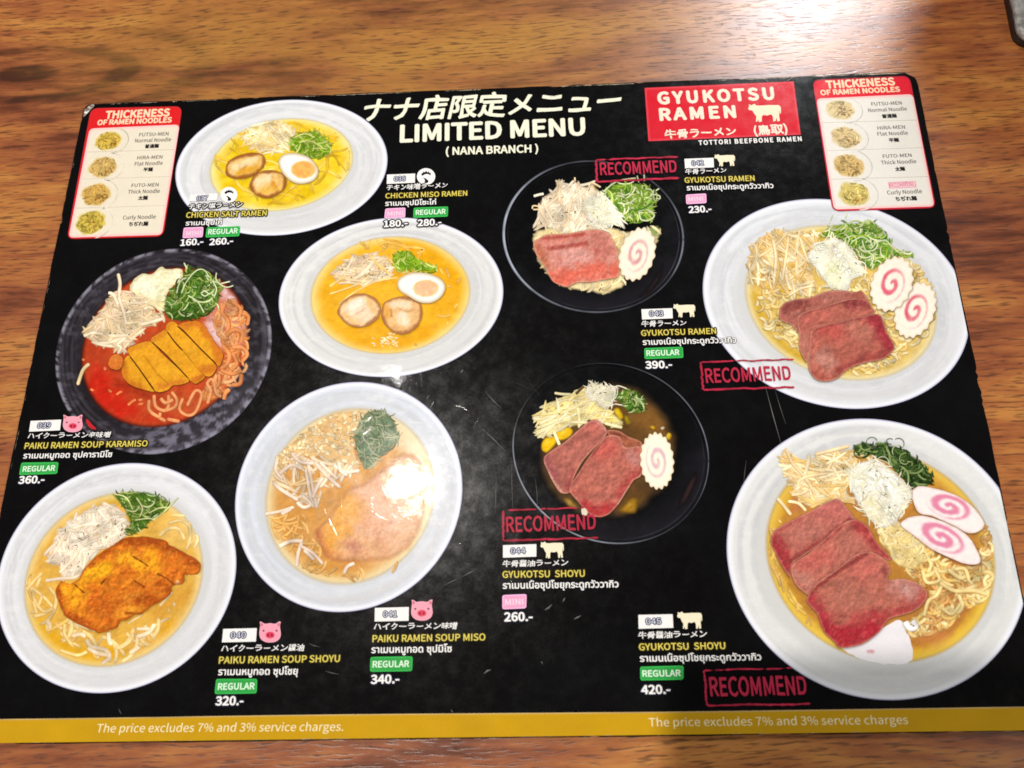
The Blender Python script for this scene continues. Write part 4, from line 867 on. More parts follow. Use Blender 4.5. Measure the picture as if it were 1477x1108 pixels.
def beef(pts, base, strokes, Z, s, seed, rim=((226, 170, 146), 2.2, 0.45), rough=0.012):
    brown = lambda c, t: tuple(c[i] * (1 - t) + (150, 92, 74)[i] * t for i in range(3))
    base = brown(tuple(v for v in base), 0.24); strokes = [(p, w, brown(c, 0.10), a * 0.90) for p, w, c, a in strokes]
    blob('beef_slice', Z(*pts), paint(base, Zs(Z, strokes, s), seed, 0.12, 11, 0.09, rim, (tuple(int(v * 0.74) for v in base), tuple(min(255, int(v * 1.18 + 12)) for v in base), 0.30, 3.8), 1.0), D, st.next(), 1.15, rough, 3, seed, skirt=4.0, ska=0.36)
beef(((272, 645), (300, 590), (380, 562), (460, 555), (560, 516), (650, 510), (720, 520), (770, 508), (808, 580), (640, 600), (450, 650), (400, 690), (395, 780), (350, 720), (285, 695)), (168, 96, 86), [(((300, 620), (420, 590)), 60, (116, 50, 48), 0.7), (((560, 550), (650, 540)), 60, (190, 126, 112), 0.6), (((760, 540),), 50, (150, 76, 66), 0.6), (((350, 650), (390, 640)), 20, (206, 140, 130), 0.5)], Z, 4.261, 51)
beef(((383, 685), (420, 645), (560, 602), (700, 562), (800, 565), (835, 610), (845, 655), (640, 705), (500, 740), (470, 800), (455, 900), (440, 950), (395, 860), (395, 770)), (182, 100, 88), [(((700, 590), (800, 590)), 54, (120, 40, 50), 0.75), (((430, 690), (560, 650)), 60, (200, 104, 94), 0.6), (((420, 800), (430, 900)), 50, (190, 130, 112), 0.6), (((400, 660), (560, 605), (760, 562)), 12, (120, 44, 44), 0.6)], Z, 4.261, 54)
beef(((462, 800), (478, 748), (600, 712), (730, 680), (872, 655), (905, 690), (930, 770), (975, 840), (960, 890), (900, 932), (830, 945), (740, 970), (680, 1000), (625, 1048), (560, 1066), (492, 1050), (452, 985), (455, 900)), (182, 98, 86), [(((540, 750), (640, 770)), 100, (196, 78, 76), 0.7), (((850, 680), (930, 790), (955, 870)), 80, (150, 30, 52), 0.85), (((540, 920), (580, 960)), 90, (192, 142, 130), 0.8), (((720, 740), (780, 770)), 90, (192, 124, 108), 0.7), (((640, 1000), (800, 930), (920, 910)), 50, (136, 50, 50), 0.65), (((480, 748), (650, 702), (870, 655)), 16, (112, 34, 40), 0.8), (((660, 860),), 90, (176, 98, 84), 0.5), (((560, 880), (600, 870)), 14, (130, 66, 60), 0.6), (((480, 1020), (560, 1050)), 30, (150, 70, 62), 0.6)], Z, 4.261, 57)

# ---- 044 small shoyu beef ramen
D, st = bowl_rim((881, 654, 141, 130, -12), 'ramen_picture', 'small glass bowl of dark beef ramen with sliced beef', 2.4, lambda t: 0.42 + 0.16 * np.sin(t - 0.3) + 0.18 * np.cos(2 * t + 1.5), 6)
K = CR(680, 533, 2.954); Z = CR(755, 535, 5.038)
def soup44(q, R, T):
    c = paint((96, 66, 32), Zs(Z, [(((860, 330), (1000, 400)), 150, (128, 88, 40), 0.9), (((110, 600), (130, 700)), 70, (124, 78, 34), 0.8), (((900, 850), (980, 760)), 120, (82, 58, 34), 0.8), (((330, 950), (650, 1080)), 90, (70, 52, 30), 0.7)], 5.038), 9, 0.12, 14, 0.06)(q, np.full(len(q), 50.0))
    n = fbm(q[:, 0] / 20, q[:, 1] / 20, 2, 4) - 0.5
    return np.c_[mix(c, rgb(17, 16, 17), sm(0.80, 1.0, R + n * 0.10)), 1 - sm(0.90, 1.0, R + n * 0.08)]
disc('soup', (877, 651, 106, 104, 4), soup44, D, st.next(), 50, 180)
blob('bowl_reflection', K((880, 560), (920, 470), (960, 430), (965, 480), (920, 570), (870, 610)), lambda q, d: mix(rgb(16, 15, 17), rgb(66, 42, 44), sm(0, 9, d) * 0.8), D, st.next(), 2.5, 0.04, soft=8)
def corn(pts, c=(232, 184, 22), hi=(246, 214, 70), soft=3.0):
    p = np.array(Z(*pts)); blob('corn_kernel', p, paint(c, [([tuple(p.mean(0) - 2)], 6, hi, 0.8)], 61, 0.10, 5, 0.06), D, st.next(), 1.6, 0.05, 5, 61, soft=soft)
corn(((280, 930), (330, 915), (390, 965), (400, 1000), (330, 998)), (150, 114, 46), (176, 140, 70), 6)
corn(((685, 1020), (740, 945), (800, 905), (842, 940), (825, 1030), (760, 1045)), (160, 116, 30), (186, 144, 50), 8)
corn(((125, 560), (150, 490), (225, 470), (240, 530), (165, 598))); corn(((235, 440), (325, 405), (365, 440), (320, 495), (245, 505))); corn(((650, 290), (690, 265), (730, 330), (700, 360)), (206, 168, 20), (226, 196, 50)); corn(((720, 310), (770, 330), (790, 385), (740, 395)), (150, 128, 20), (190, 160, 40), 6)
corn(((915, 410), (935, 395), (962, 408), (945, 432)), (206, 160, 30)); corn(((992, 415), (1012, 402), (1030, 410), (1010, 432)), (246, 230, 190), (255, 250, 236)); corn(((1030, 480), (1050, 445), (1078, 460), (1070, 500), (1045, 505)), (190, 150, 30))
SP8 = Z((65, 350), (120, 300), (150, 250), (260, 200), (330, 180), (430, 110), (470, 170), (560, 240), (640, 290), (720, 370), (700, 410), (600, 390), (480, 360), (400, 400), (280, 420), (140, 490), (90, 470), (110, 400))
heap('bean_sprouts', SP8, 110, (20, 54), (2.8, 4.8), (-30, 20), (0.002, 0.016), 0.02, SPY, D, st, paint((236, 218, 138), Zs(Z, [(((420, 210),), 60, (240, 200, 80), 0.7), (((170, 260),), 50, (226, 186, 40), 0.7), (((620, 340),), 50, (226, 190, 80), 0.6)], 5.038), 39, 0.12, 8), 0.5, 0.88, 6, 22, (150, 110, 40),
     extra=curves(Z, [((225, 162), (280, 170), (345, 172)), ((70, 350), (130, 352), (200, 330)), ((95, 415), (170, 390), (260, 350)), ((95, 460), (150, 430), (230, 390)), ((135, 490), (160, 450), (190, 420)), ((590, 380), (660, 400), (718, 412)), ((220, 440), (240, 490), (262, 540)), ((340, 375), (420, 375), (470, 380))], 4.4, (252, 246, 214), (216, 196, 128)) + [(smooth_poly(Z((380, 170), (410, 140), (440, 112)), 6, False), 4.0, rgb(96, 76, 58), rgb(60, 46, 34))])
GR8 = Z((655, 170), (700, 145), (780, 135), (850, 170), (890, 220), (865, 300), (800, 310), (750, 290), (690, 220))
heap('spring_onion', GR8, 84, (8, 22), (1.4, 2.6), (40, 60), (0.04, 0.13), 0.05, GR, D, st, paint((72, 126, 36), Zs(Z, [(((700, 190),), 50, (130, 160, 60), 0.7), (((800, 260),), 60, (46, 96, 22), 0.7), (((880, 240),), 40, (120, 130, 80), 0.7)], 5.038), 63, 0.28, 5), 0.8, 0.76, 5)
LK8 = Z((450, 130), (500, 80), (560, 100), (640, 120), (690, 120), (660, 180), (650, 250), (600, 270), (520, 230), (470, 190))
heap('leek_threads', LK8, 90, (14, 40), (1.0, 2.1), (40, 50), (0.01, 0.06), 0.05, LK, D, st, paint((230, 226, 204), seed=64, var=0.12, k=7), 0.6, 0.88, 7, 14, (110, 96, 70), extra=curves(Z, [((470, 70), (520, 110), (560, 160)), ((640, 150), (680, 110), (750, 130)), ((660, 240), (720, 250)), ((590, 95), (640, 130))], 1.8, (250, 250, 240), (196, 196, 180)))
beef(((600, 435), (690, 438), (760, 480), (850, 515), (852, 560), (740, 560), (640, 480)), (160, 88, 64), [(((720, 520), (820, 540)), 30, (190, 110, 80), 0.6), (((640, 450), (740, 480)), 16, (110, 50, 34), 0.7)], Z, 5.038, 66)
beef(((148, 645), (190, 592), (300, 520), (380, 450), (460, 382), (520, 355), (562, 380), (600, 430), (592, 480), (500, 575), (420, 670), (360, 790), (340, 880), (270, 885), (215, 805), (180, 735)), (180, 102, 92), [(((460, 420), (540, 400)), 70, (200, 106, 98), 0.7), (((160, 650), (220, 760)), 70, (136, 66, 80), 0.65), (((185, 740), (230, 822), (290, 888)), 12, (218, 180, 166), 0.8), (((330, 850), (380, 740)), 50, (146, 54, 56), 0.7), (((330, 600),), 90, (188, 112, 100), 0.6), (((230, 560), (380, 455)), 16, (196, 116, 104), 0.5), (((520, 365), (590, 420)), 24, (214, 150, 140), 0.6)], Z, 5.038, 67)
beef(((338, 850), (400, 745), (480, 622), (560, 520), (620, 470), (700, 482), (722, 545), (765, 562), (852, 560), (862, 745), (800, 795), (740, 885), (690, 965), (620, 1040), (540, 1062), (470, 1032), (420, 975), (350, 895)), (188, 104, 92), [(((560, 590), (620, 560)), 100, (206, 90, 84), 0.75), (((790, 620), (820, 660)), 80, (190, 134, 130), 0.8), (((862, 720), (780, 790), (700, 900)), 60, (168, 56, 56), 0.75), (((420, 990), (540, 1030), (620, 1000)), 80, (180, 40, 46), 0.9), (((345, 835), (450, 655), (600, 478)), 30, (122, 48, 46), 0.75), (((855, 750), (760, 855), (690, 965)), 9, (222, 184, 170), 0.75), (((500, 800),), 110, (186, 106, 90), 0.5), (((370, 880), (440, 900)), 40, (166, 74, 66), 0.6), (((715, 620), (720, 600)), 10, (110, 50, 46), 0.7)], Z, 5.038, 71)
naruto('fish_cake', Z((970, 655))[0], 23.5, 40, -4, D, st.next(), 11, (214, 164, 180), 19, 1.5, 1, 1.2, (244, 236, 210), 0.8)
blob('garlic_clove', Z((420, 1010), (440, 995), (465, 1020), (460, 1048), (430, 1050)), paint((226, 214, 190), seed=3), D, st.next(), 1.6)

# ---- 045 large shoyu beef ramen
D, st = dish((1265, 807, 217, 203, -20), 'ramen_picture', plate_fn(0.78, (222, 223, 222), seed=26), 'large white plate of amber beef ramen with three beef slices', 80, 300)
K = CR(977, 600, 2.954); Z = CR(1090, 625, 3.258)
def soup45(q, R, T):
    c = paint((186, 128, 56), Zs(Z, [(((180, 220), (80, 380), (60, 500)), 80, (206, 148, 36), 0.9), (((100, 700), (200, 880), (330, 990)), 70, (222, 170, 40), 0.9), (((840, 190), (960, 280), (1000, 320)), 90, (206, 148, 50), 0.9), (((1100, 450), (1110, 640), (1050, 860), (900, 1010), (740, 1050)), 70, (226, 172, 30), 0.9), (((1030, 640), (960, 760), (840, 900)), 150, (180, 110, 60), 0.9), (((210, 290), (190, 340)), 60, (186, 116, 70), 0.8), (((840, 960),), 90, (196, 126, 66), 0.8)], 3.258), 33, 0.12, 16, 0.05)(q, np.full(len(q), 50.0))
    return np.c_[mix(c, rgb(232, 200, 92), sm(0.84, 0.97, R) * 0.75), 1 - sm(0.955, 1.0, R)]
disc('soup', (1270, 802, 168, 157, -20), soup45, D, st.next(), 70, 240)
blob('bowl_floor', K((700, 985), (760, 960), (830, 930), (900, 890), (950, 870), (985, 940), (1000, 1040), (900, 1058), (780, 1035)), paint((234, 230, 234), Zs(Z, [(((530, 1025), (550, 1025)), 14, (214, 150, 160), 0.9)], 3.258), 3, 0.03, 16, 0.01, emb=0.0), D, st.next(), 1.6, 0.05)
heap('noodles', Z((640, 430), (760, 480), (850, 560), (960, 620), (1050, 600), (1060, 440), (1110, 470), (1120, 600), (1090, 760), (1010, 820), (920, 900), (830, 950), (700, 940), (720, 880), (800, 820), (800, 740), (700, 650), (640, 580), (600, 500)), 300, (16, 44), (4.2, 6.4), (40, 70), (0.04, 0.13), 0.18, [(rgb(252, 232, 172), rgb(206, 160, 80)), (rgb(240, 208, 132), rgb(196, 146, 62)), (rgb(250, 236, 186), rgb(220, 180, 104)), (rgb(226, 180, 116), rgb(180, 120, 64))], D, st, None, 0.75, 0.84, 2, 40, (140, 90, 36))
heap('noodle_edge', Z((60, 440), (100, 410), (150, 400), (90, 480), (110, 640), (180, 760), (290, 920), (250, 910), (140, 760), (70, 600)), 30, (24, 56), (3, 4.6), (85, 25), (0.004, 0.02), 0.05, [(rgb(238, 206, 110), rgb(210, 164, 56)), (rgb(232, 196, 120), rgb(196, 146, 70))], D, st, None, 0.7, 0.9, 2)
heap('noodle_fold', Z((560, 430), (640, 400), (720, 440), (780, 500), (800, 580), (740, 640), (660, 620), (610, 540)), 60, (10, 30), (2.6, 4.4), (40, 50), (0.04, 0.12), 0.15, [(rgb(246, 226, 166), rgb(222, 188, 112)), (rgb(250, 238, 196), rgb(228, 200, 134))], D, st, paint((236, 212, 144), seed=88, var=0.12, k=7), 0.6, 0.92, 3, 20, (186, 140, 70))
SP9 = Z((110, 130), (140, 70), (200, 130), (300, 100), (400, 80), (460, 110), (480, 170), (430, 260), (470, 330), (400, 320), (330, 310), (260, 350), (190, 310), (160, 240))
heap('bean_sprouts', SP9, 110, (26, 74), (3.2, 5.4), (12, 44), (0.002, 0.016), 0.03, SPO, D, st, paint((238, 212, 164), Zs(Z, [(((290, 240),), 80, (244, 222, 180), 0.7), (((330, 130), (430, 110)), 40, (232, 196, 110), 0.6), (((150, 110),), 40, (226, 206, 160), 0.6)], 3.258), 40, 0.12, 9), 0.5, 0.88, 8, 22, (150, 104, 54),
     extra=curves(Z, [((140, 70), (170, 140), (230, 210), (280, 290)), ((100, 305), (130, 340), (165, 385)), ((150, 320), (200, 330), (235, 365)), ((165, 290), (210, 285), (240, 270)), ((200, 250), (210, 220), (260, 200), (340, 190)), ((280, 100), (360, 80), (440, 60)), ((440, 100), (510, 105), (550, 145))], 4.8, (248, 232, 198), (210, 170, 118)))
GR9 = Z((450, 70), (500, 40), (560, 50), (640, 55), (720, 90), (790, 150), (836, 220), (810, 250), (720, 260), (680, 200), (620, 150), (560, 110), (490, 105))
heap('spring_onion', GR9, 130, (10, 34), (1.8, 3.6), (35, 60), (0.03, 0.12), 0.06, [(rgb(84, 116, 56), rgb(40, 62, 26)), (rgb(54, 84, 38), rgb(24, 40, 18)), (rgb(150, 176, 116), rgb(70, 98, 48)), (rgb(38, 60, 28), rgb(18, 30, 14))], D, st, paint((48, 72, 32), Zs(Z, [(((640, 110),), 60, (96, 130, 60), 0.7), (((770, 220),), 60, (30, 48, 22), 0.7), (((500, 100),), 40, (140, 140, 40), 0.7)], 3.258), 73, 0.3, 6), 0.85, 0.7, 6,
     extra=[(np.array(Z((cx_, cy_))[0]) + np.c_[np.cos(np.linspace(a0, a0 + sw, 22)) * r_, np.sin(np.linspace(a0, a0 + sw, 22)) * r_], 1.3, rgb(*c_), rgb(*c_) * 0.8) for cx_, cy_, r_, a0, sw, c_ in ((545, 45, 8, 0, 6.0, (110, 120, 100)), (595, 140, 9, 1, 5.6, (220, 226, 210)), (630, 45, 6, 2, 3.5, (90, 100, 80)), (670, 50, 8, 4, 3.2, (90, 100, 84)), (670, 85, 9, 2.5, 3.2, (200, 214, 180)), (760, 180, 9, 3, 4, (90, 120, 70)), (700, 120, 8, 1, 4, (170, 190, 140)))])
LK9 = Z((430, 180), (470, 140), (560, 120), (640, 170), (700, 230), (740, 290), (700, 360), (660, 420), (600, 450), (540, 420), (480, 340), (440, 260))
heap('leek_mound', LK9, 130, (12, 42), (1.1, 2.2), (40, 60), (0.01, 0.06), 0.05, LK, D, st, paint((236, 236, 226), Zs(Z, [(((540, 330), (560, 400)), 80, (240, 224, 180), 0.8), (((580, 200), (640, 260)), 80, (244, 246, 242), 0.8)], 3.258), 75, 0.06, 8), 0.4, 0.93, 9, 26, (150, 130, 96))
def cake(pts, sc, rot, ra, rb, ph, seed):
    c = np.array(Z(sc)[0]); ca, sa = math.cos(math.radians(rot)), math.sin(math.radians(rot)); Rm = np.array([[ca, -sa], [sa, ca]])
    def f(q, d):
        l = (q - c) @ Rm / np.array([ra, rb]); r = np.hypot(*l.T); th = np.arctan2(l[:, 1], l[:, 0]) + ph; h = fbm(q[:, 0] / 5, q[:, 1] / 5, 3, seed)
        col = mix(rgb(240, 226, 226), rgb(250, 242, 238), h); col = mix(col, rgb(216, 180, 166), (1 - sm(0, 3.0, d + (h - 0.5) * 3)) * 0.6)
        pitch = 0.62; u = r / pitch - th / (2 * np.pi); fr = np.abs(u - np.round(u)) * pitch
        b = (1 - sm(0.06, 0.30, fr + (h - 0.5) * 0.10)) * (1 - sm(0.86, 1.12, r)); return mix(col, rgb(222, 124, 158), b * 0.9)
    return blob('fish_cake', Z(*pts), f, D, st.next(), 1.2, 0.02, 5, seed, skirt=4.0, ska=0.45)
cake(((735, 290), (760, 252), (830, 258), (900, 278), (970, 310), (1030, 360), (1070, 420), (1060, 450), (1000, 470), (920, 430), (830, 390), (760, 370)), (905, 345), 18, 32, 17, 3.4, 3)
cake(((680, 430), (720, 395), (790, 390), (860, 410), (930, 440), (1000, 490), (1050, 580), (1045, 612), (980, 612), (900, 580), (820, 540), (740, 480)), (870, 490), 28, 36, 18, 4.0, 5)
beef(((72, 505), (95, 452), (180, 405), (270, 360), (375, 308), (420, 345), (445, 380), (470, 410), (430, 430), (330, 500), (230, 570), (170, 615), (165, 675), (135, 640), (85, 550)), (190, 108, 98), [(((330, 370), (400, 360)), 80, (206, 112, 108), 0.75), (((80, 500), (110, 560), (140, 620)), 60, (150, 28, 42), 0.85), (((165, 600), (300, 510), (440, 415)), 26, (126, 42, 44), 0.75), (((200, 470), (280, 450)), 80, (182, 116, 104), 0.6), (((90, 460), (200, 400)), 20, (170, 70, 70), 0.6)], Z, 3.258, 81)
beef(((168, 625), (240, 572), (300, 520), (400, 430), (470, 408), (525, 442), (565, 515), (635, 595), (560, 580), (490, 590), (410, 660), (340, 720), (280, 755), (240, 755), (185, 705)), (192, 110, 98), [(((480, 420), (560, 510), (620, 585)), 60, (156, 40, 50), 0.8), (((410, 430), (330, 500), (190, 600)), 18, (136, 40, 46), 0.65), (((200, 660), (240, 700)), 50, (190, 136, 120), 0.7), (((230, 610), (330, 570)), 70, (206, 96, 90), 0.7), (((430, 520),), 70, (176, 108, 96), 0.6), (((290, 720), (400, 640), (480, 575)), 26, (120, 44, 44), 0.75)], Z, 3.258, 85)
beef(((242, 775), (285, 705), (380, 640), (465, 572), (540, 560), (600, 590), (632, 640), (615, 690), (700, 685), (780, 720), (802, 765), (762, 822), (700, 850), (625, 872), (580, 930), (500, 990), (400, 1006), (368, 980), (320, 930), (290, 850), (250, 805)), (186, 106, 92), [(((490, 610), (540, 640)), 100, (206, 104, 98), 0.75), (((420, 760), (470, 780)), 110, (172, 110, 94), 0.6), (((320, 930), (420, 960), (540, 915)), 110, (166, 20, 42), 0.92), (((255, 780), (300, 880), (350, 960)), 64, (160, 34, 52), 0.8), (((600, 870), (720, 820), (790, 780)), 56, (164, 50, 54), 0.75), (((660, 710), (730, 740)), 76, (196, 144, 138), 0.85), (((700, 735),), 34, (214, 172, 168), 0.8), (((255, 745), (400, 640), (525, 562)), 18, (116, 38, 40), 0.8), (((600, 640), (620, 690)), 24, (130, 60, 52), 0.7), (((480, 880),), 70, (178, 76, 72), 0.6), (((540, 700),), 60, (190, 116, 100), 0.5)], Z, 3.258, 89)
ribbons('noodle_strand', curves(Z, [((790, 860), (810, 790), (850, 760), (880, 700)), ((730, 890), (760, 900), (800, 870)), ((860, 700), (930, 740), (1020, 740), (1090, 760)), ((780, 640), (800, 700), (860, 690), (840, 640)), ((900, 640), (960, 680), (1000, 660)), ((870, 820), (920, 850), (960, 800)), ((930, 640), (980, 640), (1000, 700))], 6.2, (248, 226, 162), (206, 158, 84)) + curves(Z, [((700, 885), (720, 915), (750, 910), (735, 880))], 8, (252, 248, 246), (226, 214, 206)), D, st.next())

# ------------------------------------------------------------------ banner, title
WHITE = rgb(244, 242, 240); YEL = rgb(224, 206, 96); DARK = rgb(24, 22, 26); IVORY = rgb(238, 236, 214)
st = Stack(CT + 40e-6)
text('menu_title', '\u30ca\u30ca\u5e97\u9650\u5b9a\u30e1\u30cb\u30e5\u30fc', (526, 176.5), (897, 161), 33, IVORY, menu, CAPZ, 0.020, 'jp', rough=0.45, shear=0.18)
text('menu_title', 'LIMITED MENU', (578.2, 205.3), (843.2, 194.7), 23.5, IVORY, menu, CAPZ, 0.030)
text('menu_title', '( NANA BRANCH )', (643.6, 224.0), (775.8, 219.9), 10.5, IVORY, menu, CAPZ, 0.025)

def banner_fn(q, d):
    m = fbm(q[:, 0] / 30, q[:, 1] / 30, 3, 3)
    return mix(mix(rgb(214, 30, 46), rgb(206, 34, 50), m), rgb(232, 84, 96), (1 - sm(1.5, 3.2, d)) * 0.6)
bn = quad('beef_banner', [(929.8, 127.1), (1144.6, 117.6), (1155, 194.5), (935.2, 203.9)], banner_fn, menu, CT + 60e-6, 0, 2.2)
COWP = np.array([(0, .27), (.03, .13), (.02, .02), (.10, .07), (.20, .0), (.235, .09), (.35, .11), (.6, .09), (.93, .11), (.99, .22), (1.0, .5), (.97, .62), (.955, .35), (.94, .68), (.965, .97), (.885, 1.0), (.865, .78), (.835, .97), (.765, 1.0), (.75, .72), (.70, .60), (.58, .66), (.46, .62), (.415, .72), (.415, .98), (.325, 1.0), (.31, .84), (.28, .96), (.235, .98), (.25, .70), (.18, .52), (.13, .36), (.05, .345)])
def cow(x0, x1, y0, y1, parent, z, c=(240, 230, 200)):
    p = np.c_[x0 + COWP[:, 0] * (x1 - x0), y0 + COWP[:, 1] * (y1 - y0) - (COWP[:, 0] - 0.5) * (x1 - x0) * 0.03]
    return blob('cow_symbol', p, lambda q, d: np.tile(rgb(*c), (len(q), 1)), parent, z, 6, 0, 0)
BZ = CT + 75e-6
text('banner_text', 'GYUKOTSU', (950.2, 150), (1116.3, 143), 16.2, rgb(248, 226, 206), bn, BZ, 0.04, spacing=1.12)
text('banner_text', 'RAMEN', (953, 173.5), (1060.8, 169.2), 16.2, rgb(248, 226, 206), bn, BZ, 0.04, spacing=1.12)
cow(1079, 1126.5, 149.5, 176, bn, BZ, (248, 226, 196))
text('banner_text', '\u725b\u9aa8\u30e9\u30fc\u30e1\u30f3', (960, 200.3), (1062, 195.5), 12.5, rgb(248, 226, 206), bn, BZ, 0.022, 'jp', rough=0.6)
text('banner_text', '(\u9ce5\u53d6)', (1089, 195.5), (1136, 192.5), 14, rgb(248, 226, 206), bn, BZ, 0.025, 'jp', rough=0.5)
text('banner_text', 'TOTTORI BEEFBONE RAMEN', (1008, 209.8), (1156, 203.9), 6.2, WHITE, bn, CAPZ, 0.03, spacing=1.1)

# ------------------------------------------------------------------ noodle thickness charts
RB = rgb(250, 214, 180)
def chart(label, outer, inner, head, div, pics, lines, tint, stamp=None):
    z = CAPZ - 60e-6
    def red(q, d): return mix(rgb(178, 40, 60) if tint else rgb(196, 44, 48), rgb(222, 36, 54) if tint else rgb(216, 34, 38), sm(0, 3.0, d))
    o = quad('noodle_chart', outer, red, menu, z, 11, 2.4); o['label'] = label
    cr = rgb(232, 222, 202) if not tint else rgb(234, 230, 222)
    pn = quad('chart_panel', inner, lambda q, d: mix(rgb(246, 196, 196), mix(cr, cr * 0.97, fbm(q[:, 0] / 25, q[:, 1] / 25, 3, 2)), sm(0.2, 5, d)), o, z + 8e-6, 7, 2.4)
    for tx_, a, b, h in head: text('chart_heading', tx_, a, b, h, RB, o, z + 16e-6, 0.035)
    ribbons('divider', [(np.array([a, b]), 1.3, rgb(186, 170, 150), rgb(206, 192, 172)) for a, b in div], pn, z + 16e-6, 0)
    for k, (cx_, cy_, rx_, ry_) in enumerate(pics):
        ex = rx_ * 0.92
        ss = Stack(z + 20e-6)
        e = (cx_, cy_, ex, ry_, 4 if not tint else -4)
        c_, M_ = ell((cx_ + rx_ * 0.18, cy_, ex * 1.15, ry_ * 1.2, e[4])); tt = np.linspace(-1.3, 1.5, 40)
        yel = [(232, 196, 84), (228, 190, 112), (222, 178, 92), (224, 196, 84)][k] if not tint else [(236, 212, 160), (230, 204, 150), (228, 194, 126), (226, 204, 120)][k]
        pic = disc('noodle_picture', e, lambda q, R, T: mix(mix(rgb(*yel), rgb(*yel) * 0.86, fbm(q[:, 0] / 4, q[:, 1] / 4, 3, k)), cr, np.maximum(sm(0.72, 1.0, R + (fbm(q[:, 0] / 6, q[:, 1] / 6, 2, k) - 0.5) * 0.3), 0)), o, ss.next(), 16, 60)
        ribbons('dish_rim', [(c_ + np.c_[np.cos(tt), np.sin(tt)] @ M_.T, 1.5, cr * 0.93, cr * 0.97)], pic, ss.next())
        c_, M_ = ell((cx_, cy_, ex * 0.86, ry_ * 0.86, e[4])); tt = np.linspace(0, 6.283, 24, endpoint=False)
        y2 = np.array(yel)
        pal = [(rgb(*np.minimum(y2 * 1.04, 255)), rgb(*(y2 * 0.80))), (rgb(*(y2 * 0.92)), rgb(*(y2 * 0.66))), (rgb(*np.minimum(y2 * 1.10, 255)), rgb(*(y2 * 0.86)))]
        pile('noodle_strands', c_ + np.c_[np.cos(tt), np.sin(tt)] @ M_.T, 46, (6, 17), [(1.2, 2.0), (1.5, 2.6), (1.8, 2.8), (2.0, 3.0)][k], (20, 60), [(0.02, 0.08), (0.02, 0.08), (0.03, 0.1), (0.06, 0.2)][k], [0.03, 0.04, 0.06, 0.2][k], pal, pic, ss, 0.72, 1)
        def brown(n_):
            return [(p_ + rng.normal(0, 1.0, (1, 2)), 1.4, rgb(150, 96, 40), rgb(176, 124, 62)) for p_ in [strand(cx_ + rng.uniform(-0.1, 0.6) * rx_, cy_ + rng.uniform(-0.1, 0.62) * ry_, rng.uniform(3, 6), rng.uniform(0, 3), 0.05, 0) for _ in range(n_)]]
        ribbons('noodle_shade', brown(9), pic, ss.next())
    for tx_, a, b, h, jp in lines:
        text('chart_text', tx_, a, b, h, rgb(64, 56, 52) if not jp else rgb(34, 28, 28), pn, z + 16e-6, 0.010 if not jp else 0.035, 'jp' if jp else 'lat')
    if stamp:
        (bx, tx_, a, b, h) = stamp
        s_ = quad('recommend_box', bx, lambda q, d: mix(rgb(226, 130, 150), rgb(242, 206, 212), sm(0.7, 1.2, d)), pn, z + 16e-6, 0, 1.6)
        text('recommend_text', tx_, a, b, h, rgb(214, 110, 136), pn, z + 24e-6, 0.01)
    return o
chart('noodle chart beside the oval plate of chicken soup', [(131.5, 156.8), (263.5, 153.8), (236, 341.5), (96.8, 345.5)], [(129.8, 186), (259.5, 180.3), (234, 339.3), (99.4, 343.3)],
      [('THICKENESS', (152.5, 171.6), (244.0, 167.9), 10.2), ('OF RAMEN NOODLES', (140.9, 180.9), (247.3, 176.8), 6.8)],
      [((125.5, 220), (252, 216.4)), ((117.5, 258.9), (246.5, 255.2)), ((110, 300.9), (240, 296.8))],
      [(156, 203.5, 24, 15.5), (148.4, 241.2, 25, 17), (139, 281, 25, 18), (130.8, 321.5, 26, 19)],
      [('FUTSU-MEN', (201, 197.4), (243.2, 195.9), 4.8, 0), ('Normal Noodle', (195, 206.2), (247, 204.2), 5.0, 0), ('\u666e\u901a\u9eba', (209.3, 214.6), (229, 213.8), 5.6, 1),
       ('HIRA-MEN', (198.2, 230.7), (234.3, 229.3), 4.8, 0), ('Flat Noodle', (194.5, 239.6), (234.7, 238.1), 5.0, 0), ('\u5e73\u9eba', (207, 248.2), (220.4, 247.6), 5.6, 1),
       ('FUTO-MEN', (190, 270.6), (228.8, 269.3), 4.8, 0), ('Thick Noodle', (184.7, 279.9), (230.6, 278.6), 5.2, 0), ('\u592a\u9eba', (199.5, 289.2), (213, 288.7), 5.8, 1),
       ('Curly Noodle', (177.5, 317.2), (224.7, 315.7), 5.4, 0), ('\u3061\u3062\u308c\u9eba', (186.2, 327), (213.6, 326.2), 6.2, 1)], False)
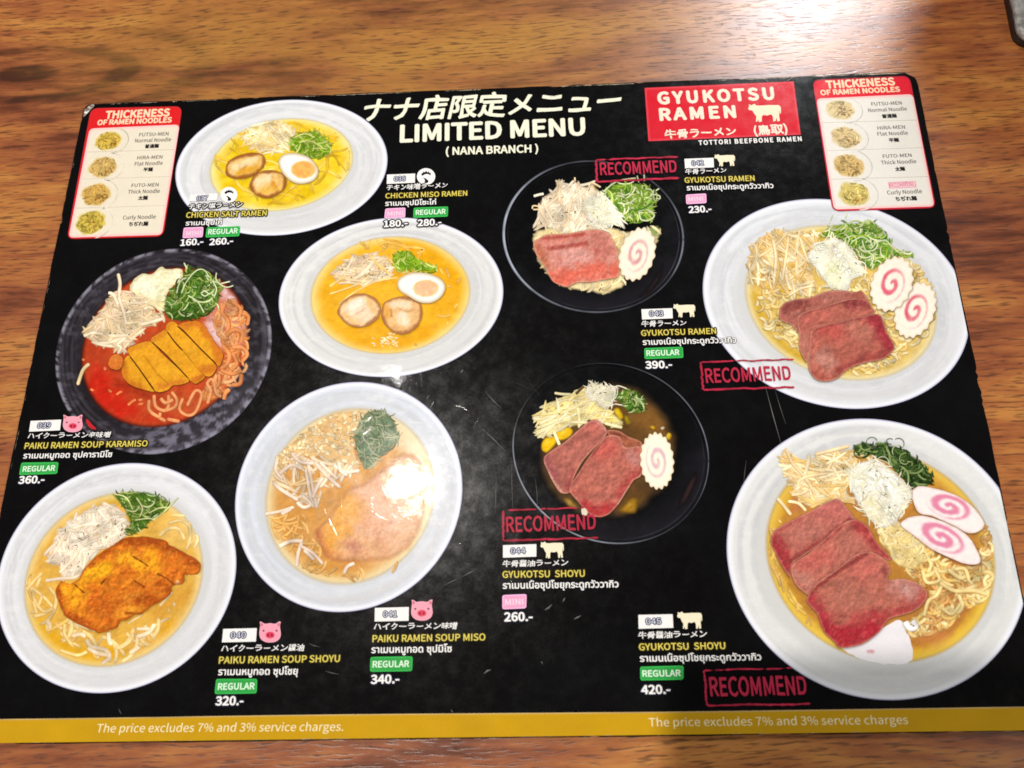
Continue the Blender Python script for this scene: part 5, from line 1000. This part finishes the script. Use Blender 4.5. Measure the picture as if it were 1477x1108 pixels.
chart('noodle chart in the corner beside the red banner', [(1171.2, 116), (1311.5, 109.8), (1349.8, 300.5), (1200.6, 305.4)], [(1177.2, 142.8), (1316.3, 136.4), (1347.4, 298.3), (1202.4, 302.9)],
      [('THICKENESS', (1192.5, 127.9), (1290.5, 123.1), 10.2), ('OF RAMEN NOODLES', (1184, 137.8), (1297.7, 132.6), 6.8)],
      [((1183.5, 177.7), (1322.5, 173.8)), ((1190.5, 218.1), (1330, 213.6)), ((1197.5, 259.2), (1338, 255.3))],
      [(1211.5, 159.2, 26, 16), (1220, 198.8, 26, 17.5), (1224, 239.3, 27, 18.5), (1231.4, 280, 28, 19.5)],
      [('FUTSU-MEN', (1257, 153.2), (1300.5, 151.4), 4.8, 0), ('Normal Noodle', (1252.6, 162.4), (1308, 159.9), 5.0, 0), ('\u666e\u901a\u9eba', (1272.5, 171.2), (1293.3, 170.3), 5.6, 1),
       ('HIRA-MEN', (1265.8, 187.8), (1305.3, 186.1), 4.8, 0), ('Flat Noodle', (1265.8, 196.5), (1309.4, 194.7), 5.0, 0), ('\u5e73\u9eba', (1282.5, 205.8), (1296.5, 205.1), 5.6, 1),
       ('FUTO-MEN', (1273.4, 228.5), (1314.7, 226.7), 4.8, 0), ('Thick Noodle', (1271, 238), (1321.4, 235.8), 5.2, 0), ('\u592a\u9eba', (1291.4, 247.5), (1305.3, 246.8), 5.8, 1),
       ('Curly Noodle', (1279.7, 281.2), (1329.5, 279), 5.4, 0), ('\u3061\u3062\u308c\u9eba', (1292, 290.8), (1322.3, 289.5), 6.2, 1)], True,
      ([(1280.6, 263.4), (1320.2, 261.9), (1321.6, 271.0), (1281.9, 272.6)], 'RECOMMEND', (1283.4, 270.4), (1318.6, 268.8), 5.2))

# ------------------------------------------------------------------ captions
def icon_rooster(c, rx, ry, parent, z):
    t = np.linspace(0, 6.283, 40, endpoint=False)
    o = blob('rooster_badge', np.c_[c[0] + rx * np.cos(t), c[1] + ry * np.sin(t)], lambda q, d: np.tile(WHITE, (len(q), 1)), parent, z, 6, 0, 0)
    cb = [(-.52, -.18), (-.50, -.42), (-.36, -.40), (-.28, -.62), (-.14, -.50), (.02, -.72), (.12, -.50), (.30, -.62), (.34, -.42), (.52, -.46), (.50, -.10), (.30, -.26), (.05, -.30), (-.2, -.24), (-.36, -.08)]
    nk = [(-.36, .12), (-.12, .18), (.10, .34), (.28, .52), (.20, .74), (-.02, .80), (-.18, .72), (-.12, .5), (-.2, .3)]
    V, F, o_ = [], [], 0
    for s_ in (cb, nk):
        p = np.array(s_) * [rx, ry] + c; V.append(p); F.append(tuple(range(o_, o_ + len(p)))); o_ += len(p)
    ink('rooster_symbol', np.concatenate(V), F, DARK, parent, z + 4e-6)

def icon_pig(c, w, h, parent, z):
    p = np.array([(-.48, -.15), (-.46, -.33), (-.47, -.50), (-.36, -.47), (-.24, -.40), (0, -.43), (.24, -.40), (.38, -.49), (.49, -.50), (.46, -.32), (.47, -.15), (.50, .12), (.42, .34), (.22, .47), (0, .50), (-.22, .47), (-.42, .34), (-.50, .12)]) * [w, h] + c
    def f(q, d):
        l = (q - c) / [w, h]; col = np.tile(rgb(238, 160, 178), (len(q), 1))
        sn = np.hypot(l[:, 0] / .21, (l[:, 1] - .14) / .16); col = mix(col, rgb(216, 64, 92), 1 - sm(0.88, 1.1, sn))
        for sx_ in (-1, 1):
            col = mix(col, rgb(150, 20, 40), 1 - sm(0.7, 1.1, np.hypot((l[:, 0] - sx_ * .085) / .05, (l[:, 1] - .15) / .085)))
            col = mix(col, rgb(40, 24, 30), 1 - sm(0.7, 1.1, np.hypot((l[:, 0] - sx_ * .30) / .05, (l[:, 1] + .07) / .05)))
            col = mix(col, rgb(176, 88, 100), (1 - sm(0.6, 1.1, np.hypot((l[:, 0] - sx_ * .40) / .07, (l[:, 1] + .36) / .09))) * 0.7)
        return mix(col, rgb(250, 190, 204), (1 - sm(0, 1.4, d)) * 0.5)
    blob('pig_symbol', p, f, parent, z, 0.9, 0, 3)

JPC = {'chicken_salt': '\u30c1\u30ad\u30f3\u5869\u30e9\u30fc\u30e1\u30f3', 'chicken_miso': '\u30c1\u30ad\u30f3\u5473\u564c\u30e9\u30fc\u30e1\u30f3',
       'kara': '\u30cf\u30a4\u30af\u30fc\u30e9\u30fc\u30e1\u30f3\u8f9b\u5473\u564c', 'shoyu': '\u30cf\u30a4\u30af\u30fc\u30e9\u30fc\u30e1\u30f3\u91a4\u6cb9', 'miso': '\u30cf\u30a4\u30af\u30fc\u30e9\u30fc\u30e1\u30f3\u5473\u564c',
       'beef': '\u725b\u9aa8\u30e9\u30fc\u30e1\u30f3', 'beefs': '\u725b\u9aa8\u91a4\u6cb9\u30e9\u30fc\u30e1\u30f3'}
GRN = (52, 158, 72); PNK = (238, 160, 196)
def caption(num, box_, nb, icon, jp, en, th, badges, prices, s):
    z = CAPZ
    o = quad('dish_caption', box_, WHITE * 0.985, menu, z, 0, 8)
    o['label'] = 'caption of dish ' + num
    text('dish_number', num, nb[0], nb[1], nb[2], rgb(226, 228, 240), o, z + 10e-6, 0.0, outline=rgb(52, 54, 84), ow=0.05)
    if icon[0] == 'pig': icon_pig(np.array(icon[1]), icon[2], icon[3], o, z + 6e-6)
    elif icon[0] == 'rooster': icon_rooster(np.array(icon[1]), icon[2], icon[3], o, z + 6e-6)
    else: cow(*icon[1], o, z + 6e-6)
    text('japanese_name', JPC[jp[0]], jp[1], jp[2], jp[3], WHITE, o, z + 10e-6, 0.012, 'jp', outline=DARK, rough=0.7, shear=0.12)
    text('english_name', en[0], en[1], en[2], en[3], YEL, o, z + 10e-6, 0.014, outline=rgb(40, 34, 14), ow=0.06)
    text('thai_name', th[0], th[1], th[2], th[3], WHITE, o, z + 10e-6, 0.022, 'thai', outline=DARK)
    for kind, q4, tx_ in badges:
        cc = GRN if kind == 'REGULAR' else PNK
        b_ = quad('size_badge', q4, lambda q, d: mix(np.clip(rgb(*cc) * 1.22, 0, 1), rgb(*cc), sm(0.6, 2.0, d)), o, z + 4e-6, 3.2 * s, 1.5)
        text('size_word', kind, tx_[0], tx_[1], tx_[2], rgb(222, 244, 222) if kind == 'REGULAR' else rgb(250, 206, 226), o, z + 10e-6, 0.022)
    for tx_, a, b, h in prices:
        text('price', tx_, a, b, h, WHITE, o, z + 10e-6, 0.028, outline=rgb(26, 26, 44), ow=0.06)
    return o
T = {'kai': '\u0e23\u0e32\u0e40\u0e21\u0e19\u0e0b\u0e38\u0e1b\u0e44\u0e01\u0e48', 'miso_kai': '\u0e23\u0e32\u0e40\u0e21\u0e19\u0e0b\u0e38\u0e1b\u0e21\u0e34\u0e42\u0e0b\u0e30\u0e44\u0e01\u0e48',
     'kara': '\u0e23\u0e32\u0e40\u0e21\u0e19\u0e2b\u0e21\u0e39\u0e17\u0e2d\u0e14 \u0e0b\u0e38\u0e1b\u0e04\u0e32\u0e23\u0e32\u0e21\u0e34\u0e42\u0e0b', 'shoyu': '\u0e23\u0e32\u0e40\u0e21\u0e19\u0e2b\u0e21\u0e39\u0e17\u0e2d\u0e14 \u0e0b\u0e38\u0e1b\u0e42\u0e0a\u0e22\u0e38',
     'miso': '\u0e23\u0e32\u0e40\u0e21\u0e19\u0e2b\u0e21\u0e39\u0e17\u0e2d\u0e14 \u0e0b\u0e38\u0e1b\u0e21\u0e34\u0e42\u0e0b', 'beef': '\u0e23\u0e32\u0e40\u0e21\u0e07\u0e40\u0e19\u0e37\u0e49\u0e2d\u0e0b\u0e38\u0e1b\u0e01\u0e23\u0e30\u0e14\u0e39\u0e01\u0e27\u0e31\u0e27\u0e27\u0e32\u0e01\u0e34\u0e27',
     'beefs': '\u0e23\u0e32\u0e40\u0e21\u0e19\u0e40\u0e19\u0e37\u0e49\u0e2d\u0e0b\u0e38\u0e1b\u0e42\u0e0a\u0e22\u0e38\u0e01\u0e23\u0e30\u0e14\u0e39\u0e01\u0e27\u0e31\u0e27\u0e27\u0e32\u0e01\u0e34\u0e27'}
caption('037', [(275, 281.5), (315, 279.5), (313.3, 289.2), (272.6, 291.2)], ((284, 290), (300, 289), 6.4), ('rooster', (330.7, 281.6), 12.2, 11.2), ('chicken_salt', (272.8, 302.8), (349.5, 299), 8),
        ('CHICKEN SALT RAMEN', (268.8, 314.7), (384.5, 311.4), 7.6), (T['kai'], (268.3, 325.8), (320, 324.4), 5.2),
        [('MINI', [(265.5, 329), (294, 327.8), (292.8, 342.7), (263.8, 344.2)], ((269, 340.4), (289.5, 339.6), 6.4)), ('REGULAR', [(299, 328.6), (346.8, 326.6), (345.6, 341.2), (296.6, 343.2)], ((300.8, 338.6), (342.6, 336.8), 7))],
        [('160.-', (260.9, 355), (293, 353), 8.6), ('260.-', (302.8, 354), (336, 352), 8.6)], 0.8)
caption('038', [(558.5, 252.5), (599, 251), (598.6, 264.2), (558, 266)], ((568.6, 262), (585, 261.4), 6.6), ('rooster', (614.7, 255.3), 13.2, 12), ('chicken_miso', (558.4, 275.4), (645.6, 271.4), 8),
        ('CHICKEN MISO RAMEN', (556.2, 286.7), (673.8, 282.7), 7), (T['miso_kai'], (556, 297.6), (628.8, 295.4), 5.6),
        [('MINI', [(556, 301.5), (585, 300), (584.6, 314.2), (554.6, 315.6)], ((559, 312), (581, 311), 6.2)), ('REGULAR', [(597, 300.2), (646.6, 298.4), (646, 313), (596, 314.8)], ((600, 310.6), (642.6, 308.8), 6.8))],
        [('180.-', (554.2, 328), (587.7, 326.4), 8.8), ('280.-', (603, 326.6), (636.4, 325), 8.8)], 0.8)
c39 = caption('039', [(45, 607.5), (89, 605.6), (87.2, 621), (42.6, 623)], ((54.6, 618), (73, 617.4), 7.4), ('pig', (105.7, 611.3), 28.5, 25), ('kara', (40.6, 633), (159.3, 631), 8),
        ('PAIKU RAMEN SOUP KARAMISO', (36, 647.6), (212.7, 644), 8.2), (T['kara'], (34.2, 661.6), (161.5, 659.4), 6.4),
        [('REGULAR', [(31.6, 667.6), (85.2, 666.8), (83.2, 683.6), (28.2, 685.6)], ((33.4, 680.6), (79.4, 679), 7.4))], [('360.-', (27.4, 697.8), (63.8, 696.6), 10)], 0.9)
blob('chili_symbol', [(125, 605), (129, 607), (133, 612), (139, 618), (138, 620), (131, 618), (126, 612)], lambda q, d: np.tile(rgb(186, 40, 48), (len(q), 1)), c39, CAPZ + 6e-6, 2)
caption('040', [(322.5, 907.2), (371, 906), (369.6, 925.4), (320.6, 926.6)], ((333, 920.6), (354.6, 920.2), 8.6), ('pig', (390, 911.8), 31, 30), ('shoyu', (319.6, 940), (438.8, 938.6), 9.5),
        ('PAIKU RAMEN SOUP SHOYU', (316.2, 957), (490.2, 954.5), 9.6), (T['shoyu'], (315.2, 973.8), (429.3, 972.8), 8),
        [('REGULAR', [(312.2, 979.2), (371.6, 979), (370.6, 1000), (310, 1001.2)], ((314.8, 994.8), (367, 993.8), 9))], [('320.-', (311.5, 1017), (350.8, 1016.4), 12)], 1.1)
caption('041', [(541, 877), (590, 875.6), (589.6, 895.4), (540.6, 896.6)], ((553, 890.2), (572.6, 889.8), 8.6), ('pig', (608.7, 880.3), 31, 30), ('miso', (539.6, 908.4), (659.5, 907), 9.5),
        ('PAIKU RAMEN SOUP MISO', (537.6, 926), (700, 923.6), 9.6), (T['miso'], (536.2, 942), (651.3, 940.4), 8),
        [('REGULAR', [(534.6, 947.6), (595.6, 946.6), (594.6, 968), (534, 969)], ((538, 962.6), (590, 961.6), 8.8))], [('340.-', (535.5, 986), (575.5, 985), 12)], 1.1)
caption('042', [(987, 229.8), (1029, 228.2), (1029.6, 242), (988, 243.8)], ((998, 239.6), (1015, 238.8), 6.8), ('cow', (1030, 1060, 222.8, 240.6)), ('beef', (989, 252.2), (1047.7, 249.8), 7.6),
        ('GYUKOTSU RAMEN', (987.7, 264.3), (1088.3, 261.3), 7.4), (T['beef'], (990.8, 275.2), (1115.4, 271.8), 5.8),
        [('MINI', [(989, 281.4), (1018.4, 279.6), (1018.8, 293.6), (989.6, 295.2)], ((993, 291), (1014, 290), 6))], [('230.-', (993.9, 307.6), (1026, 306), 8.8)], 0.8)
caption('043', [(925, 446.6), (969.6, 445), (970.2, 459.6), (926, 461.4)], ((937, 456.8), (956.6, 456.2), 7.6), ('cow', (970.8, 1002.6, 438.4, 458.2)), ('beef', (925.8, 471.8), (990, 470.2), 8.4),
        ('GYUKOTSU RAMEN', (925, 485), (1032.8, 481.7), 8), (T['beef'], (927.4, 498), (1061.8, 494.6), 6.4),
        [('REGULAR', [(929, 502.6), (984.6, 500.6), (985.6, 516.6), (929.6, 518.4)], ((932.8, 513.8), (979.6, 512.2), 7.6))], [('390.-', (931.6, 532), (969, 530.8), 10)], 0.9)
caption('044', [(725.5, 786.6), (773.6, 785), (773.6, 803), (725.6, 804.6)], ((737, 799), (758, 798.4), 8.2), ('cow', (779.4, 813.2, 781, 805.4)), ('beefs', (725.6, 818), (819, 815.8), 9.2),
        ('GYUKOTSU  SHOYU', (725, 833.5), (843.3, 831.7), 9.4), (T['beefs'], (725.6, 849.3), (892, 847.2), 7.8),
        [('MINI', [(724.6, 858.4), (759.6, 857), (759, 877.6), (724.6, 879)], ((729, 873), (754.6, 872), 8.4))], [('260.-', (728, 896), (767.8, 895.2), 12)], 1.1)
caption('045', [(920.5, 887), (970, 886), (971, 905.6), (921, 907)], ((932, 900.8), (953.6, 900.2), 8.6), ('cow', (976.4, 1012.4, 881.8, 907.4)), ('beefs', (921.4, 921.2), (1019, 918.8), 9.6),
        ('GYUKOTSU  SHOYU', (921.8, 937.9), (1046, 936), 9.4), (T['beefs'], (923.3, 954.4), (1097.7, 952.2), 7.8),
        [('REGULAR', [(923, 961.6), (985.6, 960), (985.6, 980.2), (923.6, 981.6)], ((927, 976), (981.6, 975), 8.8))], [('420.-', (925.5, 1000.8), (966.5, 1000), 12)], 1.1)

# ------------------------------------------------------------------ red stamps
def stamp(tl, tr, br, bl, a, b, h, seed, label, c=(186, 48, 74)):
    z = CAPZ + 30e-6; ln = []
    def rough_line(p0, p1, w, gaps):
        t = np.linspace(0, 1, 60); p0 = np.array(p0); p1 = np.array(p1); nrm = np.array([-(p1 - p0)[1], (p1 - p0)[0]]); nrm = nrm / np.hypot(*nrm)
        p = p0 + (p1 - p0) * t[:, None] + nrm * ((fbm(t * 9, t * 0, 3, seed) - 0.5) * 2.4)[:, None]
        ww = w * (0.55 + 0.9 * fbm(t * 22, t * 0 + 3, 3, seed + 4)); g = fbm(t * 13, t * 0 + 8, 2, seed + 7)
        ww = ww * (1 - gaps * sm(0.6, 0.72, g)); col = rgb(*c)
        return (p, ww, col, col * 0.9)
    ln = [rough_line(tl, tr, 2.4, 0.95), rough_line(bl, br, 3.0, 0.2), rough_line(tl, bl, 3.2, 0.15)]
    o = ribbons('recommend_stamp', ln, menu, z); o['label'] = label
    text('stamp_word', 'RECOMMEND', a, b, h, rgb(*c), o, z + 6e-6, 0.018, rough=0.35)
stamp((859.6, 231.4), (978, 227), (979.6, 257.4), (860.6, 263), (866.2, 253), (976, 249), 17, 1, 'red stamp over the small glass bowl of beef ramen')
stamp((1010.6, 522.6), (1145, 518.6), (1146, 558.6), (1014, 562.5), (1018.7, 552.4), (1141, 548), 19.5, 5, 'red stamp across the edge of a white plate', (180, 44, 70))
stamp((726, 736.4), (861, 732), (863, 776), (725.6, 780), (731, 767.4), (859.4, 763.4), 21, 9, 'red stamp under the glass bowl of dark ramen', (176, 44, 66))
stamp((1015.2, 967), (1142, 963.4), (1168.6, 1015), (1019.6, 1017.6), (1025, 1003.6), (1163.6, 1001.6), 26, 13, 'red stamp above the gold band', (190, 48, 76))

# ------------------------------------------------------------------ worn edges, chips and scratches of the card
ln = []
def edge_bits(p0, p1, n_, wmax, seed):
    r_ = np.random.default_rng(seed); p0 = np.array(p0, float); p1 = np.array(p1, float); L_ = np.hypot(*(p1 - p0))
    for _ in range(n_):
        t0 = r_.random(); ll = r_.uniform(6, 60) / L_; t = np.linspace(t0, min(t0 + ll, 1), 10)
        p = p0 + (p1 - p0) * t[:, None] + r_.normal(0, 0.25, (10, 2))
        k = r_.uniform(0.75, 1.0); ln.append((p, r_.uniform(0.6, wmax) * (0.5 + np.random.default_rng(seed + _).random(10)), rgb(236, 226, 200) * k, rgb(214, 200, 170) * k))
edge_bits((-40, 1073.2), (1500, 1054.3), 46, 2.0, 1)
edge_bits((130, 151.0), (1310, 105.2), 30, 1.0, 2)
edge_bits((1323, 115), (1500, 985), 16, 1.0, 3)
edge_bits((118, 176), (-4, 770), 14, 0.9, 4)
ln = [l for l in ln if len(l[0]) > 1]
def ribbons_raw(name, lines, parent, z):
    return ribbons(name, lines, parent, z)
ribbons_raw('worn_edge', ln, menu, CT + 20e-6)
blob('torn_corner', [(121.5, 160), (126, 155), (133, 150.6), (136, 152.6), (131, 158), (124, 165.5), (119.6, 169)], lambda q, d: mix(rgb(120, 104, 92), rgb(240, 236, 232), sm(0.30, 0.55, fbm(q[:, 0] / 5, q[:, 1] / 3, 3, 4))), menu, CT + 20e-6, 1.2, 0.05)
sc_ = []
for p0, p1, w_ in (((1103, 556), (1126, 640), 1.2), ((1117, 562), (1133, 612), 0.7), ((698, 971.5), (708, 966), 2.6), ((470, 968), (490, 973), 1.2), ((446, 928), (462, 933), 1.0), ((700, 566), (724, 590), 1.0), ((692, 615), (730, 652), 0.9), ((664, 538), (668, 533), 2.0), ((667, 832), (686, 822), 1.2), ((640, 845), (662, 834), 0.9), ((738, 660), (740, 740), 0.8), ((772, 690), (775, 735), 0.7), ((716, 690), (715, 742), 0.7), ((786, 880), (796, 872), 3.2), ((815, 862), (812, 868), 2.0), ((828, 893), (838, 888), 2.2), ((780, 954), (783, 958), 1.5), ((1072, 700), (1076, 664), 0.6), ((651, 1023), (654, 1028), 1.5), ((172, 1022), (176, 1030), 1.2)):
    sc_.append((np.array([p0, (np.array(p0) + p1) / 2 + rng.normal(0, 0.6, 2), p1]), w_, rgb(120, 118, 116), rgb(64, 64, 64)))
for l_ in sc_: ribbons_raw('scratch', [l_], menu, CAPZ + 50e-6)

# ------------------------------------------------------------------ the silvery case past the corner
M_STEEL, nt, bs = new_mat('crinkled_silver')
geo = nt.node('ShaderNodeNewGeometry'); nz = nt.noise(geo.outputs['Position'], 160, 4, 0.6)
bs.inputs['Metallic'].default_value = 0.55; bs.inputs['Roughness'].default_value = 0.32
nt.put(bs.inputs['Base Color'], nt.ramp(nz, [(0.3, (0.20, 0.20, 0.20)), (0.6, (0.72, 0.72, 0.70))]))
bp = nt.node('ShaderNodeBump'); bp.inputs['Distance'].default_value = 0.002; bp.inputs['Strength'].default_value = 0.6; nt.put(bp.inputs['Height'], nz); nt.l.new(bp.outputs[0], bs.inputs['Normal'])
M_RUB, nt, bs = new_mat('black_rubber'); bs.inputs['Base Color'].default_value = (0.012, 0.010, 0.011, 1); bs.inputs['Roughness'].default_value = 0.45
def slab(w, d, r, layers):
    """rounded slab; layers of (z, inset)"""
    ring = []
    for cx_, cy_, a0 in ((w - r, -d / 2 + r + d / 2, -90), (w - r, d - r, 0), (r, d - r, 90), (r, r, 180)):
        for t in np.linspace(0, 90, 7): ring.append((cx_, cy_, math.radians(a0 + t)))
    V, F = [], []; n_ = len(ring)
    for z, i_ in layers: V += [(cx_ + (r - i_) * math.cos(a), cy_ + (r - i_) * math.sin(a), z) for cx_, cy_, a in ring]
    for k in range(len(layers) - 1):
        for j in range(n_): F.append((k * n_ + j, k * n_ + (j + 1) % n_, (k + 1) * n_ + (j + 1) % n_, (k + 1) * n_ + j))
    F.append(tuple(range(n_))[::-1]); F.append(tuple((len(layers) - 1) * n_ + j for j in range(n_)))
    return V, F
case = bpy.data.objects.new('metal_case', None); COL.objects.link(case)
case['label'] = 'silvery rounded case with black base cut off by the frame past the menu corner'; case['category'] = 'case'
hz = 0.0062
cx_, cy_ = P([(1472, 58)], hz)[0]
case.location = (cx_, cy_, 0); case.rotation_euler = (0, 0, math.radians(-3))
v, f = slab(0.062, 0.072, 0.008, [(0.0, 0.0015), (0.0008, 0.0004), (0.0038, 0.0)]); obj('case_base', v, f, None, case, M_RUB, False)
v, f = slab(0.062, 0.072, 0.008, [(0.00385, 0.0004), (0.0050, 0.0002), (0.0059, 0.0007), (0.0062, 0.002)]); obj('case_lid', v, f, None, case, M_STEEL, False)


# ------------------------------------------------------------------ the phone that takes the picture and a pot made up to shade the table (both outside the frame; their shadows fall into it)
phone = bpy.data.objects.new('smartphone', None); COL.objects.link(phone)
phone['label'] = 'black smartphone held level above the menu to photograph it'; phone['category'] = 'phone'
phone.matrix_world = Matrix.Translation(Vector(CAM)) @ EUL.to_matrix().to_4x4()
v, f = slab(0.158, 0.076, 0.010, [(0.0, 0.0015), (0.001, 0.0), (0.0068, 0.0), (0.0078, 0.0015)])
obj('phone_body', np.array(v) + [-0.027, -0.040, 0.003], f, None, phone, M_RUB)
M_SCREEN, nt, bs = new_mat('phone_glass'); bs.inputs['Base Color'].default_value = (0.01, 0.01, 0.012, 1); bs.inputs['Roughness'].default_value = 0.08
v, f = slab(0.150, 0.068, 0.007, [(0.0, 0.0), (0.0004, 0.0003)])
obj('phone_screen', np.array(v) + [-0.023, -0.036, 0.01085], f, None, phone, M_SCREEN)

M_BLOCKER, nt, bs = new_mat('blocker_glaze'); bs.inputs['Base Color'].default_value = (0.03, 0.018, 0.012, 1); bs.inputs['Roughness'].default_value = 0.3
def lathe(prof, n_=48):
    V = [(r * math.cos(6.28318 * k / n_), r * math.sin(6.28318 * k / n_), z) for r, z in prof for k in range(n_)]
    F = [(i * n_ + k, i * n_ + (k + 1) % n_, (i + 1) * n_ + (k + 1) % n_, (i + 1) * n_ + k) for i in range(len(prof) - 1) for k in range(n_)]
    return V, F + [tuple(range(n_))[::-1], tuple((len(prof) - 1) * n_ + k for k in range(n_))]
blocker = bpy.data.objects.new('shadow_blocker', None); COL.objects.link(blocker); blocker.location = (0.3270, 0.2989, 0)
blocker['label'] = 'added unseen shadow-casting pot standing beyond the silvery case'; blocker['category'] = 'blocker'
v, f = lathe([(0.030, 0.0), (0.033, 0.004), (0.036, 0.03), (0.046, 0.075), (0.055, 0.115), (0.056, 0.13), (0.050, 0.148), (0.040, 0.156)]); obj('blocker_body', v, f, None, blocker, M_BLOCKER, True)
v, f = lathe([(0.039, 0.1562), (0.040, 0.160), (0.030, 0.168), (0.010, 0.172), (0.009, 0.180), (0.006, 0.184)]); obj('blocker_lid', v, f, None, blocker, M_BLOCKER, True)

bpy.data.objects.remove(_tmpo)
